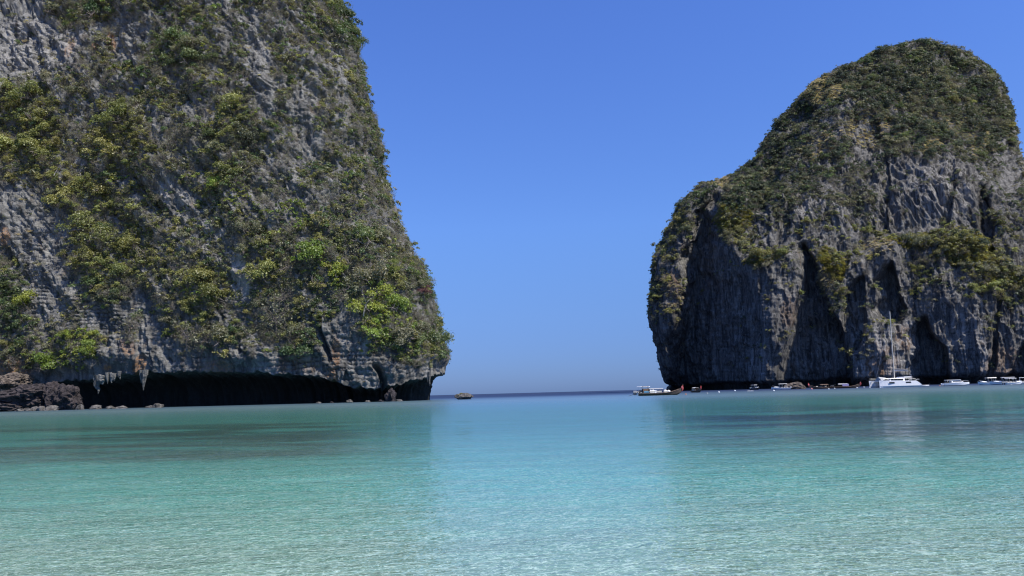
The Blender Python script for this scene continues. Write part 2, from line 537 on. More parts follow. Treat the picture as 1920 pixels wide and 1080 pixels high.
# shelf in the middle of the face: the upper wall stands back
TX = tL[:, None] + (tR - tL)[:, None] * U
ZZ = -2 + (ZZ + 2) * YB / 600.0
B = np.stack([TX * YB, YB, ZZ], -1)
PXb, PYb = project(B)
NB_ = grid_normals(np.concatenate([B[:, -3:], B, B[:, :3]], 1))[:, 3:-3]
nrm = NB_ * np.where((NB_[..., 1] > 0) & (is_back[None] < 1), -1, 1)[..., None]
nh = nrm.copy(); nh[..., 2] = np.clip(nh[..., 2], -0.1, 0.9)
nh /= np.maximum(np.linalg.norm(nh, axis=-1, keepdims=True), 1e-6)
for k_ in range(2):
    nh = blur(nh, 6)
nh /= np.maximum(np.linalg.norm(nh, axis=-1, keepdims=True), 1e-6)
front = (1 - is_back)[None] + 0 * U

def carve(rows, soft_l, soft_r, wig=9.0, soft_t=10):
    rows = sorted(rows)
    ys = [a for a, b, c in rows]
    wx = fbm(B, (14, 14, 24), 4, rows[0][0], gain=0.6) * wig * 1.6
    l = np.interp(PYb, ys, [b for a, b, c in rows]) + wx
    rr = np.interp(PYb, ys, [c for a, b, c in rows]) + wx * 0.7
    if soft_l == 'ramp':      # a wall that turns away to the left, closed by a fin
        m = np.clip((rr - PXb) / np.maximum(rr - l, 1), 0, 1) * sstep(l - 8, l + 26, PXb)
    else:
        m = sstep(l - soft_l / 2, l + soft_l / 2, PXb) * sstep(rr + soft_r / 2, rr - soft_r / 2, PXb)
        m = m * (0.8 + 0.45 * wx / (wig * 1.6))
    return m * sstep(ys[0] - soft_t, ys[0] + soft_t, PYb) * (1 - sstep(ys[-1] - 2, ys[-1] + 8, PYb) * (ys[-1] < 715))

rl = np.zeros(U.shape)
Qb = np.stack([B[..., 0], B[..., 1] * 0.5, B[..., 2]], -1)
rl += fbm(Qb, (46, 46, 120), 3, 2.6) * 7.5
CARVES = [  # (rows (py, left, right), depth m, soft left, soft right)
    ([(340, 1352, 1372), (400, 1318, 1352), (480, 1290, 1385), (550, 1288, 1428), (650, 1276, 1442), (740, 1262, 1448)], 46, 'ramp', 10),
    ([(455, 1504, 1512), (520, 1508, 1534), (560, 1502, 1548), (620, 1488, 1572), (680, 1470, 1592), (740, 1462, 1602)], 21, 30, 6),
    ([(520, 1607, 1614), (560, 1577, 1616), (600, 1575, 1616), (660, 1575, 1604)], 13, 14, 5),
    ([(500, 1656, 1664), (532, 1640, 1674), (560, 1648, 1680), (585, 1632, 1694), (606, 1640, 1684)], 19, 22, 5),
    ([(600, 1722, 1734), (628, 1700, 1742), (655, 1712, 1768), (690, 1694, 1772), (740, 1706, 1796)], 17, 30, 7),
    ([(345, 1840, 1850), (380, 1836, 1869), (470, 1840, 1864), (485, 1846, 1858)], 15, 8, 5),
    ([(190, 1500, 1532), (230, 1466, 1502), (300, 1428, 1458), (350, 1412, 1444), (385, 1412, 1432)], 16, 40, 12),
    ([(640, 1916, 1930), (690, 1890, 1950), (740, 1880, 1990)], 12, 8, 5),
    ([(290, 1652, 1668), (350, 1654, 1674), (430, 1650, 1668)], 7, 8, 4),
    ([(420, 1770, 1780), (330, 1776, 1790), (300, 1780, 1790)], 4, 6, 4),
    ([(200, 1600, 1650), (250, 1590, 1660), (300, 1600, 1640)], 9, 20, 8),
    ([(480, 1580, 1592), (520, 1570, 1582)], 5, 6, 4),
    ([(360, 1480, 1490), (420, 1462, 1480), (470, 1450, 1462)], 7, 12, 6),
    ([(560, 1862, 1872), (640, 1850, 1862), (700, 1846, 1858)], 6, 8, 4),
]
cv = np.zeros(U.shape)
cv_bare = np.zeros(U.shape)                             # hollows too steep for plants
for rows, dp, a_, b_ in CARVES:
    one = carve(rows, a_, b_) * dp
    cv = np.maximum(cv, one)
    if rows[0][0] != 190:
        cv_bare = np.maximum(cv_bare, one)
# bulging buttresses beside the alcoves, and the broad lower apron
BUL = [(1460, 600, 40, 150, 8, 10), (1640, 640, 45, 90, 0, 9), (1668, 500, 26, 60, 0, 7), (1250, 560, 36, 150, 0, 8), (1820, 620, 60, 110, 0, 7), (1560, 640, 20, 60, 0, 3),
       (1740, 560, 60, 60, 0, 5), (1610, 540, 10, 60, 0, 4), (1760, 360, 90, 70, 0, 4), (1560, 430, 60, 90, 15, 5)]
for cx_, cy_, rx_, ry_, an_, am_ in BUL:
    a = math.radians(an_)
    uu = ((PXb - cx_) * math.cos(a) + (PYb - cy_) * math.sin(a)) / rx_
    vv = (-(PXb - cx_) * math.sin(a) + (PYb - cy_) * math.cos(a)) / ry_
    rl += am_ * np.exp(-(uu ** 2 + vv ** 2) * 1.4)
# shelf: above the band of meadows (py ~ 430-470) the wall stands back
shelf_y = np.interp(PXb, [1200, 1340, 1400, 1520, 1600, 1680, 1760, 1860, 1920, 2100], [380, 400, 480, 470, 480, 445, 440, 450, 520, 520]) + fbm(B, (30, 30, 30), 2, 4) * 18
rl -= 9 * sstep(18, -22, PYb - shelf_y) * sstep(1330, 1420, PXb)
edge_m = sstep(26, 6, PXb - np.interp(PYb, *zip(*sorted(EL)))) * front
edge_m = np.maximum(edge_m, sstep(30, 8, np.interp(PYb, *zip(*sorted(ER))) - PXb) * (PYb < 330))
rl *= 1 - 0.85 * edge_m
wr2 = np.stack([fbm(Qb, (20, 20, 20), 2, 8) * 4, 0 * U, 0 * U], -1)
fl = fbm(Qb + wr2, (5.5, 5.5, 60), 4, 2.9, ridge=True)
dome = sstep(300, 230, PYb - (PXb - 1650) * 0.05)
colm = np.exp(-((PXb - 1745) / 120) ** 2 - ((PYb - 360) / 75) ** 2)
rl += fl * (2.6 + 2.4 * colm) * (1 - 0.6 * dome)
fl2 = fbm(Qb + wr2, (14, 14, 130), 3, 7.7, ridge=True)
rl += fl2 * 3.2 * (1 - 0.5 * dome)
rl += strata(ZZ + B[..., 0] * 0.06, B[..., 0], 2.3, 8, Qb, 0.55) * (1 - 0.7 * dome) * (1 - 0.6 * colm)
v3, e3 = cells(B[..., 0] / 4.2 + fbm(Qb, (9, 9, 9), 2, 3) * 0.8, ZZ / 9 + fbm(Qb, (9, 9, 9), 2, 5) * 0.8, 40)
rl += (v3 - 0.5) * 2.6 * sstep(0, 0.2, e3)
rl += fbm(Qb, (3.5, 3.5, 4.5), 4, 1.1, gain=0.6) * 1.3
# tide notch
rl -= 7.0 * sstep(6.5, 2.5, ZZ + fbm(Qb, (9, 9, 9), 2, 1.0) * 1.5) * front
rl *= sstep(1.0, 0.84, v)[:, None]
ray_ = B - EYE
ray_ /= np.linalg.norm(ray_[..., :2], axis=-1, keepdims=True)
cv *= sstep(1.0, 0.84, v)[:, None]
P2 = B + nh * rl[..., None] + ray_ * cv[..., None]
wrp2 = fbm(Qb, (14, 14, 14), 3, 3.1) * 0.45
STAIN_B = [(1640, 690, 34, 40, 0, .55), (1690, 640, 22, 26, 0, .35), (1480, 590, 16, 30, 0, .3), (1870, 690, 40, 40, 0, .35), (1275, 540, 12, 30, 0, .4)]
PALE_B = [(1650, 670, 60, 60, 0, .6), (1600, 650, 12, 60, 0, .5), (1700, 640, 20, 40, 0, .6), (1760, 350, 70, 60, 0, .4), (1425, 680, 20, 40, 0, .5), (1805, 640, 40, 60, 0, .4),
          (1840, 680, 8, 50, 0, .6), (1535, 380, 60, 40, 0, .3)]
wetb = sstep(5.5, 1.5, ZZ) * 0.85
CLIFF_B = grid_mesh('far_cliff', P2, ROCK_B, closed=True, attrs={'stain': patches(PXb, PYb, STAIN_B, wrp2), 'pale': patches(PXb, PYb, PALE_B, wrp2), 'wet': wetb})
tag(CLIFF_B, 'tall domed limestone headland with fluted walls and a wooded top across the bay', None, None, 'structure')
LAND_B = dict(P=P2[:, :NUF], PX=PXb[:, :NUF], PY=PYb[:, :NUF], Z=ZZ[:, :NUF], carve=cv_bare[:, :NUF], Q=Qb[:, :NUF])
# ------------------------------------------------------------------ the bay
def sea_material():
    k = NT('sea water')
    p = k.pos()
    sep = k.n('ShaderNodeSeparateXYZ'); k.l(p, sep.inputs[0])
    X, Y = sep.outputs[0], sep.outputs[1]
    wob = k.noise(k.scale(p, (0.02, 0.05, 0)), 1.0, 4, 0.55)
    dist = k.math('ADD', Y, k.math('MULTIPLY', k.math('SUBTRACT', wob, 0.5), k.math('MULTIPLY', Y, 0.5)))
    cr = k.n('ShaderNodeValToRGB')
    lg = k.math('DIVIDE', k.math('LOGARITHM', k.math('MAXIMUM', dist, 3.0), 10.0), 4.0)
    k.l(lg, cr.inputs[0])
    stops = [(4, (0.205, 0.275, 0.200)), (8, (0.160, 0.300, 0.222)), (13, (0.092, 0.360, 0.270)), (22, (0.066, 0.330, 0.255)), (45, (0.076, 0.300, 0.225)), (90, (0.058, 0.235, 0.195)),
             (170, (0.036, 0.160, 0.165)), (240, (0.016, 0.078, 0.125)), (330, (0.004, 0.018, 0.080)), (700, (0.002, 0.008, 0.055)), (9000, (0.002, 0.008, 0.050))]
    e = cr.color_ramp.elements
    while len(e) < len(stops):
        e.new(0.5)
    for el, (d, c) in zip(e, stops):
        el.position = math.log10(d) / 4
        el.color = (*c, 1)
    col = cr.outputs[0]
    # reef and weed on the bed
    reef = k.noise(k.scale(p, (0.05, 0.16, 0), (3.0, 1.0, 0)), 1.0, 6, 0.65, 0.6)
    edge_ = k.math('ADD', Y, k.math('MULTIPLY', k.math('SUBTRACT', k.noise(k.scale(p, (0.11, 0.2, 0), (8, 2, 0)), 1.0, 5, 0.65), 0.5), 26.0))
    zone = k.math('MULTIPLY', k.rng(edge_, 15, 25), k.rng(edge_, 74, 38))
    side = k.math('MAXIMUM', k.rng(k.math('DIVIDE', X, Y), 0.15, 0.30), k.math('MULTIPLY', k.rng(k.math('DIVIDE', X, Y), -0.1, -0.3), 0.9))
    rm = k.math('MULTIPLY', k.math('MULTIPLY', zone, k.rng(reef, 0.40, 0.55)), k.math('ADD', k.math('MULTIPLY', side, 0.94), 0.06))
    col = k.mix(rm, col, (0.040, 0.092, 0.070))
    # coral sand: darker shell grit in long ripples
    mot = k.noise(k.scale(p, (0.5, 1.4, 0)), 1.0, 5, 0.6)
    col = k.mix(k.math('MULTIPLY', k.rng(mot, 0.62, 0.36), 0.25), col, (0.10, 0.15, 0.13))
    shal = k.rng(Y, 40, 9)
    for sc_, of_, am_ in (((3.4, 6.0, 0), (4, 9, 0), 0.44), ((7.5, 12.0, 0), (7, 1, 0), 0.56)):  # webs of refracted sunlight painted pale into the shallow water colour
        light_web = k.noise(k.scale(p, sc_, of_), 1.0, 2, 0.5, 1.4)
        light_web2 = k.math('ABSOLUTE', k.math('SUBTRACT', light_web, 0.5))
        col = k.mix(k.math('MULTIPLY', k.math('MULTIPLY', k.rng(light_web2, 0.042, 0.0), shal), am_), col, (0.56, 0.74, 0.62))
    far = k.rng(Y, 8, 120, 1.0, 0.3)
    n1 = k.noise(k.scale(p, (2.4, 5.2, 1)), 1.0, 3, 0.6, 0.6)
    n2 = k.noise(k.scale(p, (10.0, 15.0, 1), (5, 2, 0)), 1.0, 2, 0.5, 0.5)
    n3 = k.noise(k.scale(p, (0.35, 0.9, 1), (1, 7, 0)), 1.0, 4, 0.6)
    n4 = k.noise(k.scale(p, (0.05, 0.16, 1), (1, 7, 0)), 1.0, 5, 0.6)
    h = k.math('ADD', k.math('MULTIPLY', n1, 0.085), k.math('MULTIPLY', k.math('MULTIPLY', n2, far), 0.040))
    h = k.math('ADD', h, k.math('MULTIPLY', n3, 0.11))
    h = k.math('ADD', h, k.math('MULTIPLY', n4, 0.30))
    nrm_ = k.bump(h, 1.0, 1.0)
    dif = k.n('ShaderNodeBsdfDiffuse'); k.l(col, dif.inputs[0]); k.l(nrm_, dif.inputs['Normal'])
    glo = k.n('ShaderNodeBsdfGlossy'); k.l(k.bump(h, 1.0, 0.6), glo.inputs['Normal'])
    k.l(k.rng(Y, 5, 170, 0.03, 0.30), glo.inputs['Roughness'])
    fr = k.n('ShaderNodeFresnel'); fr.inputs['IOR'].default_value = 1.333; k.l(nrm_, fr.inputs['Normal'])
    fr0 = k.n('ShaderNodeFresnel'); fr0.inputs['IOR'].default_value = 1.333
    frm = k.math('ADD', k.math('MULTIPLY', fr.outputs[0], 0.35), k.math('MULTIPLY', fr0.outputs[0], 0.88))
    # far off only the near faces of the waves are seen, and they mirror less than a flat sheet
    cap = k.math('MINIMUM', k.rng(Y, 130, 420, 0.72, 0.16), k.rng(Y, 5, 40, 0.66, 0.72))
    mx = k.n('ShaderNodeMixShader')
    k.l(k.math('MINIMUM', frm, cap), mx.inputs[0])
    k.l(dif.outputs[0], mx.inputs[1]); k.l(glo.outputs[0], mx.inputs[2])
    k.l(mx.outputs[0], k.out.inputs['Surface'])
    return k.m

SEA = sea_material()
rr_ = np.r_[-60.0, np.geomspace(3.5, 420, 300), np.geomspace(440, 40000, 40)]
cc_ = np.linspace(-1.15, 1.15, 260)
YY = np.repeat(rr_[:, None], len(cc_), 1)
XX = cc_[None] * np.maximum(np.abs(YY), 30.0) * 1.0
XX[0] = cc_ * 60
wv = np.stack([XX, YY, 0 * XX], -1)
hz = fbm(wv, (1.4, 0.8, 1), 3, 4.4) * 0.022 * sstep(60, 6, YY) + fbm(wv, (9, 4, 1), 2, 1.4) * 0.035 * sstep(400, 10, YY)
wv[..., 2] = hz - hz.mean() * 0
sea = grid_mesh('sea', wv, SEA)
tag(sea, None, None, None, 'structure')
bedm_ = simple('sand', (0.42, 0.38, 0.30), 0.9)
bp = np.array([[[-40000, -400, -3.0], [40000, -400, -3.0]], [[-40000, 41000, -40.0], [40000, 41000, -40.0]]], float)
bed = grid_mesh('sea_bed', bp, bedm_)
tag(bed, None, None, None, 'structure')
# ------------------------------------------------------------------ plants
def leaf_material(name, dark, light, trans=0.35):
    k = NT(name)
    rnd = k.n('ShaderNodeObjectInfo').outputs['Random']
    lf = k.attr('leaf')
    f = k.math('ADD', k.math('MULTIPLY', rnd, 0.6), k.math('MULTIPLY', lf, 0.5))
    col = k.mix(f, dark, light)
    hue = k.n('ShaderNodeHueSaturation')
    k.l(col, hue.inputs['Color'])
    r2 = k.math('FRACT', k.math('MULTIPLY', rnd, 7.31))
    k.l(k.math('ADD', k.math('MULTIPLY', r2, 0.05), 0.475), hue.inputs['Hue'])
    k.l(k.math('ADD', k.math('MULTIPLY', k.math('FRACT', k.math('MULTIPLY', rnd, 13.7)), 0.5), 0.72), hue.inputs['Value'])
    d = k.n('ShaderNodeBsdfDiffuse'); k.l(hue.outputs[0], d.inputs[0])
    tr = k.n('ShaderNodeBsdfTranslucent')
    k.l(k.mix(1.0, hue.outputs[0], (1.25, 1.2, 0.6), 'MULTIPLY'), tr.inputs[0])
    gl = k.n('ShaderNodeBsdfGlossy'); gl.inputs['Roughness'].default_value = 0.45
    m1 = k.n('ShaderNodeMixShader'); m1.inputs[0].default_value = trans
    k.l(d.outputs[0], m1.inputs[1]); k.l(tr.outputs[0], m1.inputs[2])
    m2 = k.n('ShaderNodeMixShader'); m2.inputs[0].default_value = 0.04
    k.l(m1.outputs[0], m2.inputs[1]); k.l(gl.outputs[0], m2.inputs[2])
    k.l(m2.outputs[0], k.out.inputs['Surface'])
    return k.m

LEAF = {
    'olive': leaf_material('olive leaves', (0.12, 0.137, 0.041), (0.323, 0.32, 0.098)),
    'bright': leaf_material('fresh green leaves', (0.117, 0.165, 0.028), (0.296, 0.358, 0.062)),
    'dark': leaf_material('dark green leaves', (0.049, 0.083, 0.033), (0.159, 0.208, 0.077)),
    'grey': leaf_material('grey green leaves', (0.12, 0.126, 0.072), (0.27, 0.27, 0.157)),
    'forest': leaf_material('forest leaves', (0.034, 0.054, 0.033), (0.110, 0.136, 0.075)),
    'straw': leaf_material('dry grass', (0.33, 0.295, 0.205), (0.52, 0.46, 0.34), 0.4),
    'meadow': leaf_material('meadow grass', (0.19, 0.19, 0.06), (0.33, 0.31, 0.11), 0.4),
    'red': leaf_material('purple leaves', (0.060, 0.022, 0.028), (0.13, 0.05, 0.05)),
    'blossom': leaf_material('cream blossom', (0.30, 0.28, 0.16), (0.55, 0.52, 0.36)),
}
TWIG = simple('dry twigs', (0.22, 0.185, 0.16), 0.9, var=0.3)
BARK = simple('pale bark', (0.36, 0.33, 0.30), 0.85, var=0.2)

def mesh_from(name, V, quads, mats, mat_idx=None, leaf=None):
    me = bpy.data.meshes.new(name)
    V = np.asarray(V, np.float32); quads = np.asarray(quads, np.int32)
    me.vertices.add(len(V)); me.vertices.foreach_set('co', V.ravel())
    me.loops.add(quads.size); me.loops.foreach_set('vertex_index', quads.ravel())
    me.polygons.add(len(quads))
    me.polygons.foreach_set('loop_start', np.arange(0, quads.size, 4, dtype=np.int32))
    me.polygons.foreach_set('loop_total', np.full(len(quads), 4, np.int32))
    for m in mats:
        me.materials.append(m)
    if mat_idx is not None:
        me.polygons.foreach_set('material_index', np.asarray(mat_idx, np.int32))
    if leaf is not None:
        a = me.attributes.new('leaf', 'FLOAT', 'FACE')
        a.data.foreach_set('value', np.asarray(leaf, np.float32))
    me.update(calc_edges=True)
    return me

def leaf_quads(cen, nor, size, rng):
    """One folded leaf spray per centre."""
    n = len(cen)
    ref = rng.normal(size=(n, 3))
    a = np.cross(nor, ref); a /= np.linalg.norm(a, axis=1)[:, None] + 1e-9
    b = np.cross(nor, a)
    s = (size * rng.uniform(0.6, 1.4, n))[:, None]
    l, wd = a * s * 0.62, b * s * 0.36
    tip = nor * s * rng.uniform(-0.25, 0.1, (n, 1))
    V = np.stack([cen - l, cen - wd + tip * .3, cen + l + tip, cen + wd + tip * .3], 1).reshape(-1, 3)
    return V, np.arange(4 * n).reshape(n, 4)

def twig_quads(p0, p1, w0, w1, rng):
    """Three-sided thin sticks from p0 to p1."""
    n = len(p0)
    d = p1 - p0
    d /= np.linalg.norm(d, axis=1)[:, None] + 1e-9
    a = np.cross(d, rng.normal(size=(n, 3))); a /= np.linalg.norm(a, axis=1)[:, None] + 1e-9
    b = np.cross(d, a)
    ring = [(math.cos(q), math.sin(q)) for q in (0, 2.094, 4.189)]
    w0, w1 = np.broadcast_to(w0, (n,))[:, None], np.broadcast_to(w1, (n,))[:, None]
    V = np.stack([p0 + (a * c + b * s) * w0 for c, s in ring] + [p1 + (a * c + b * s) * w1 for c, s in ring], 1)
    base = (np.arange(n) * 6)[:, None]
    q = np.concatenate([base + np.array([[i, (i + 1) % 3, 3 + (i + 1) % 3, 3 + i]]) for i in range(3)])
    return V.reshape(-1, 3), q

def branching(rng, spread, levels=3, kids=4, up=0.5):
    """Segments of a bush skeleton of radius about 1."""
    seg, w = [], []
    tips = [(np.zeros(3), np.array([0, 0, 1.0]), 0.0)]
    for lv in range(levels):
        new = []
        for p, d, _ in tips:
            for _k in range(kids if lv else kids + 2):
                v = d * up + rng.normal(size=3) * spread
                v[2] = abs(v[2]) * 0.8 + 0.05 if lv == 0 else v[2]
                v /= np.linalg.norm(v)
                q = p + v * rng.uniform(0.3, 0.55) * (0.82 ** lv)
                seg.append((p, q)); w.append(0.03 * 0.55 ** lv)
                new.append((q, v, 0))
        tips = new
    a = np.array([s[0] for s in seg]); b = np.array([s[1] for s in seg])
    return a, b, np.array(w), np.array([t_[0] for t_ in tips])

def make_shrub(seed, leaf_mat, lobes=9, leaves=1900, lsize=0.072, flat=0.75):
    """Leafy bush about 2 m across (radius 1): lobed crown with hollows, and branches inside."""
    rng = np.random.default_rng(seed)
    c = rng.normal(size=(lobes, 3)) * np.array([0.46, 0.46, 0.30])
    c[:, 2] = np.abs(c[:, 2]) * 1.15 + 0.10
    rad = rng.uniform(0.22, 0.46, lobes)
    pick = rng.choice(lobes, leaves, p=rad ** 2 / (rad ** 2).sum())
    d = rng.normal(size=(leaves, 3)); d /= np.linalg.norm(d, axis=1)[:, None]
    d[:, 2] = np.where(d[:, 2] < -0.3, -d[:, 2], d[:, 2])
    rr = rad[pick] * rng.uniform(0.55, 1.08, leaves) ** 0.6
    cen = c[pick] + d * rr[:, None] * np.array([1, 1, flat])
    # stray sprays break the outline
    st = rng.random(leaves) < 0.12
    cen[st] += d[st] * rng.uniform(0.05, 0.22, st.sum())[:, None]
    nor = d * 0.7 + rng.normal(size=(leaves, 3)) * 0.55 + np.array([0, 0, 0.35])
    nor /= np.linalg.norm(nor, axis=1)[:, None]
    V, Qd = leaf_quads(cen, nor, lsize, rng)
    lobe_tone = rng.random(lobes)
    tone = np.clip(0.55 * lobe_tone[pick] + 0.6 * rng.random(leaves), 0, 1)
    a, b, w, tips = branching(rng, 0.55, 2, 4)
    V2, Q2 = twig_quads(a, b, w, w * 0.6, rng)
    V = np.concatenate([V, V2]); Qd = np.concatenate([Qd, Q2 + 4 * leaves])
    mi = np.r_[np.zeros(leaves), np.ones(len(Q2))]
    return mesh_from('shrub_mesh', V, Qd, [leaf_mat, TWIG], mi, np.r_[tone, np.zeros(len(Q2))])

def make_dry(seed, leafy=160, leaf_mat=None):
    """Half-bare bush of grey twigs."""
    rng = np.random.default_rng(seed)
    a, b, w, tips = branching(rng, 0.62, 4, 3, 0.65)
    V, Qd = twig_quads(a, b, w * 0.75, w * 0.5, rng)
    nt_ = len(Qd)
    pick = rng.choice(len(tips), leafy)
    cen = tips[pick] + rng.normal(size=(leafy, 3)) * 0.09
    nor = rng.normal(size=(leafy, 3)) + np.array([0, 0, .6]); nor /= np.linalg.norm(nor, axis=1)[:, None]
    V2, Q2 = leaf_quads(cen, nor, 0.085, rng)
    V3 = np.concatenate([V, V2]); Q3 = np.concatenate([Qd, Q2 + len(V)])
    return mesh_from('dry_mesh', V3, Q3, [TWIG, leaf_mat or LEAF['grey']], np.r_[np.zeros(nt_), np.ones(leafy)], np.r_[np.zeros(nt_), rng.random(leafy)])

def make_tuft(seed, mat, n=70):
    """Clump of arching grass, radius about 1."""
    rng = np.random.default_rng(seed)
    r = rng.normal(size=(n, 2)) * 0.36
    p = np.c_[r, np.zeros(n)]
    ln = rng.uniform(0.35, 0.8, n)
    dr = np.c_[r * 0.8 + rng.normal(size=(n, 2)) * 0.35, np.ones(n)]
    dr /= np.linalg.norm(dr, axis=1)[:, None]
    tip = p + dr * ln[:, None] - np.c_[np.zeros((n, 2)), ln * 0.15]
    side = np.c_[-dr[:, 1], dr[:, 0], np.zeros(n)]
    side = side / (np.linalg.norm(side, axis=1)[:, None] + 1e-9) * 0.075
    V = np.stack([p - side, p + side, tip + side * .25, tip - side * .25], 1).reshape(-1, 3)
    return mesh_from('tuft_mesh', V, np.arange(4 * n).reshape(n, 4), [mat], None, rng.random(n))

SHR = {k: [make_shrub(100 + 17 * i + len(k) * 5, LEAF[k], lobes=7 + i % 4, flat=0.65 + 0.08 * (i % 3)) for i in range(3)] for k in ('olive', 'bright', 'dark', 'grey', 'forest')}
SHR['red'] = [make_shrub(771, LEAF['red'])]
SHR['blossom'] = [make_shrub(772, LEAF['blossom'], leaves=420)]
LITE = {k: [make_shrub(300 + 11 * i + len(k), LEAF[k], lobes=5, leaves=260, lsize=0.17) for i in range(2)] for k in ('olive', 'bright', 'dark', 'grey', 'forest')}
DRY = [make_dry(50 + i, 110 + 60 * i) for i in range(4)]
TUFT = {k: [make_tuft(80 + i, LEAF[k]) for i in range(2)] for k in ('straw', 'meadow')}

# ---- where things grow
VEG_A_BRIGHT = [(130, 665, 60, 45, 0, 1), (720, 590, 40, 70, 10, .9), (445, 365, 30, 22, 0, .9), (530, 400, 40, 26, 20, .7), (60, 600, 30, 40, 0, .5), (610, 520, 40, 40, 0, .5), (760, 640, 50, 40, 0, .4),
                (560, 410, 20, 30, 0, .8), (380, 545, 34, 26, 0, .4)]
VEG_A_DARK = [(20, 580, 50, 90, 0, 1), (825, 668, 16, 34, 0, 1), (660, 40, 50, 60, 0, .8), (330, 90, 60, 50, 0, .6), (700, 240, 40, 90, 10, .45), (800, 560, 40, 60, 0, .5), (640, 560, 50, 40, 0, .5), (430, 30, 40, 40, 0, .6)]
VEG_A_OLIVE = [(50, 240, 90, 90, 0, 1), (230, 265, 70, 70, 20, 1), (220, 480, 110, 60, 10, 1), (380, 540, 60, 70, 0, .9), (160, 370, 120, 40, 20, .8), (330, 470, 50, 60, 0, .8), (480, 500, 60, 70, 0, .6)]
VEG_A_MUST = [(50, 240, 80, 90, 0, 1), (230, 265, 60, 70, 20, 1), (220, 480, 95, 55, 10, 1), (385, 545, 50, 60, 0, 1), (390, 625, 70, 30, 15, .85), (130, 668, 70, 42, -20, 1), (20, 580, 40, 80, 0, 1),
              (530, 590, 55, 60, 20, .9), (720, 600, 60, 70, 0, 1), (780, 640, 50, 50, 0, 1), (330, 95, 60, 45, 10, 1), (550, 480, 120, 80, 0, .9), (160, 370, 110, 40, 20, .8), (700, 520, 110, 80, 30, .9),
              (150, 20, 60, 40, 0, .9), (650, 40, 60, 60, 0, .9), (250, 610, 14, 26, 0, .9), (565, 645, 28, 28, 0, .9), (440, 270, 60, 90, 0, .7), (200, 545, 60, 30, 10, .8)]
A = LAND_A
shp = A['PX'].shape
wA = fbm(A['Q'], (8, 8, 8), 3, 21.0) * 0.5
nA = grid_normals(A['P'])
nA = nA * np.sign((nA * (EYE - A['P'])).sum(-1).mean() + 1e-9)
tov = EYE - A['P']; tov /= np.linalg.norm(tov, axis=-1, keepdims=True)
visA = (nA * tov).sum(-1)
must = patches(A['PX'], A['PY'], VEG_A_MUST, wA)
clump = sstep(-0.25, 0.25, fbm(A['Q'], (11, 11, 11), 4, 33.0))
dens = np.clip(1.0 * (0.56 + 0.42 * clump) * (1 - 0.9 * A['rock']), 0, 1)
dens = np.maximum(dens, 0.95 * must)
dens *= sstep(2.5, 6.0, A['Z'] - zlip[None]) + 0.5 * must * (A['Z'] > zlip[None])
dens[A['Z'] > 205] = 0.3
pa = A['P']
area = np.linalg.norm(np.cross(np.gradient(pa, axis=1), np.gradient(pa, axis=0)), axis=-1)
rowi, coli = np.indices(shp)
okA = (coli > 12) & (coli < shp[1] - 6) & (visA > -0.45)
brightA = patches(A['PX'], A['PY'], VEG_A_BRIGHT, wA)
darkA = patches(A['PX'], A['PY'], VEG_A_DARK, wA)
oliveA = patches(A['PX'], A['PY'], VEG_A_OLIVE, wA)
drA = sstep(-0.05, 0.3, fbm(A['Q'], (13, 13, 13), 3, 55.0))

def scatter(wt, n, rng):
    w_ = np.maximum(wt, 0).ravel()
    cdf = np.cumsum(w_)
    return np.searchsorted(cdf, rng.random(n) * cdf[-1])

def thin(idx, P, rad, keep):
    """Greedy spacing on a hash grid: drops points that crowd a larger one."""
    out, cellmap, big = [], {}, 6.0
    flat = P.reshape(-1, 3)
    for i, r in zip(idx, rad):
        p = flat[i]
        c = tuple((p // big).astype(int))
        ok = True
        for dx in (-1, 0, 1):
            for dy in (-1, 0, 1):
                for dz in (-1, 0, 1):
                    for q, rq in cellmap.get((c[0] + dx, c[1] + dy, c[2] + dz), ()):
                        if np.sum((q - p) ** 2) < (keep * (r + rq)) ** 2:
                            ok = False; break
                    if not ok: break
                if not ok: break
            if not ok: break
        if ok:
            cellmap.setdefault(c, []).append((p, r))
            out.append((i, r))
    return out

def place(o, p, r, n, rng, squash=1.0, lift=0.0, tilt=0.35):
    """Stand a plant of radius r on the rock at p, leaning a little out of the wall."""
    o.location = (p[0] + n[0] * r * lift, p[1] + n[1] * r * lift, p[2] + n[2] * r * lift - 0.15 * r)
    up = Vector((n[0] * tilt, n[1] * tilt, 1.0)).normalized()
    q = up.to_track_quat('Z', 'Y') @ Matrix.Rotation(rng.random() * 6.283, 4, 'Z').to_quaternion()
    o.rotation_euler = q.to_euler()
    o.scale = (r, r, r * squash)

def rng_choice(rng, lst):
    return lst[int(rng.integers(len(lst)))]

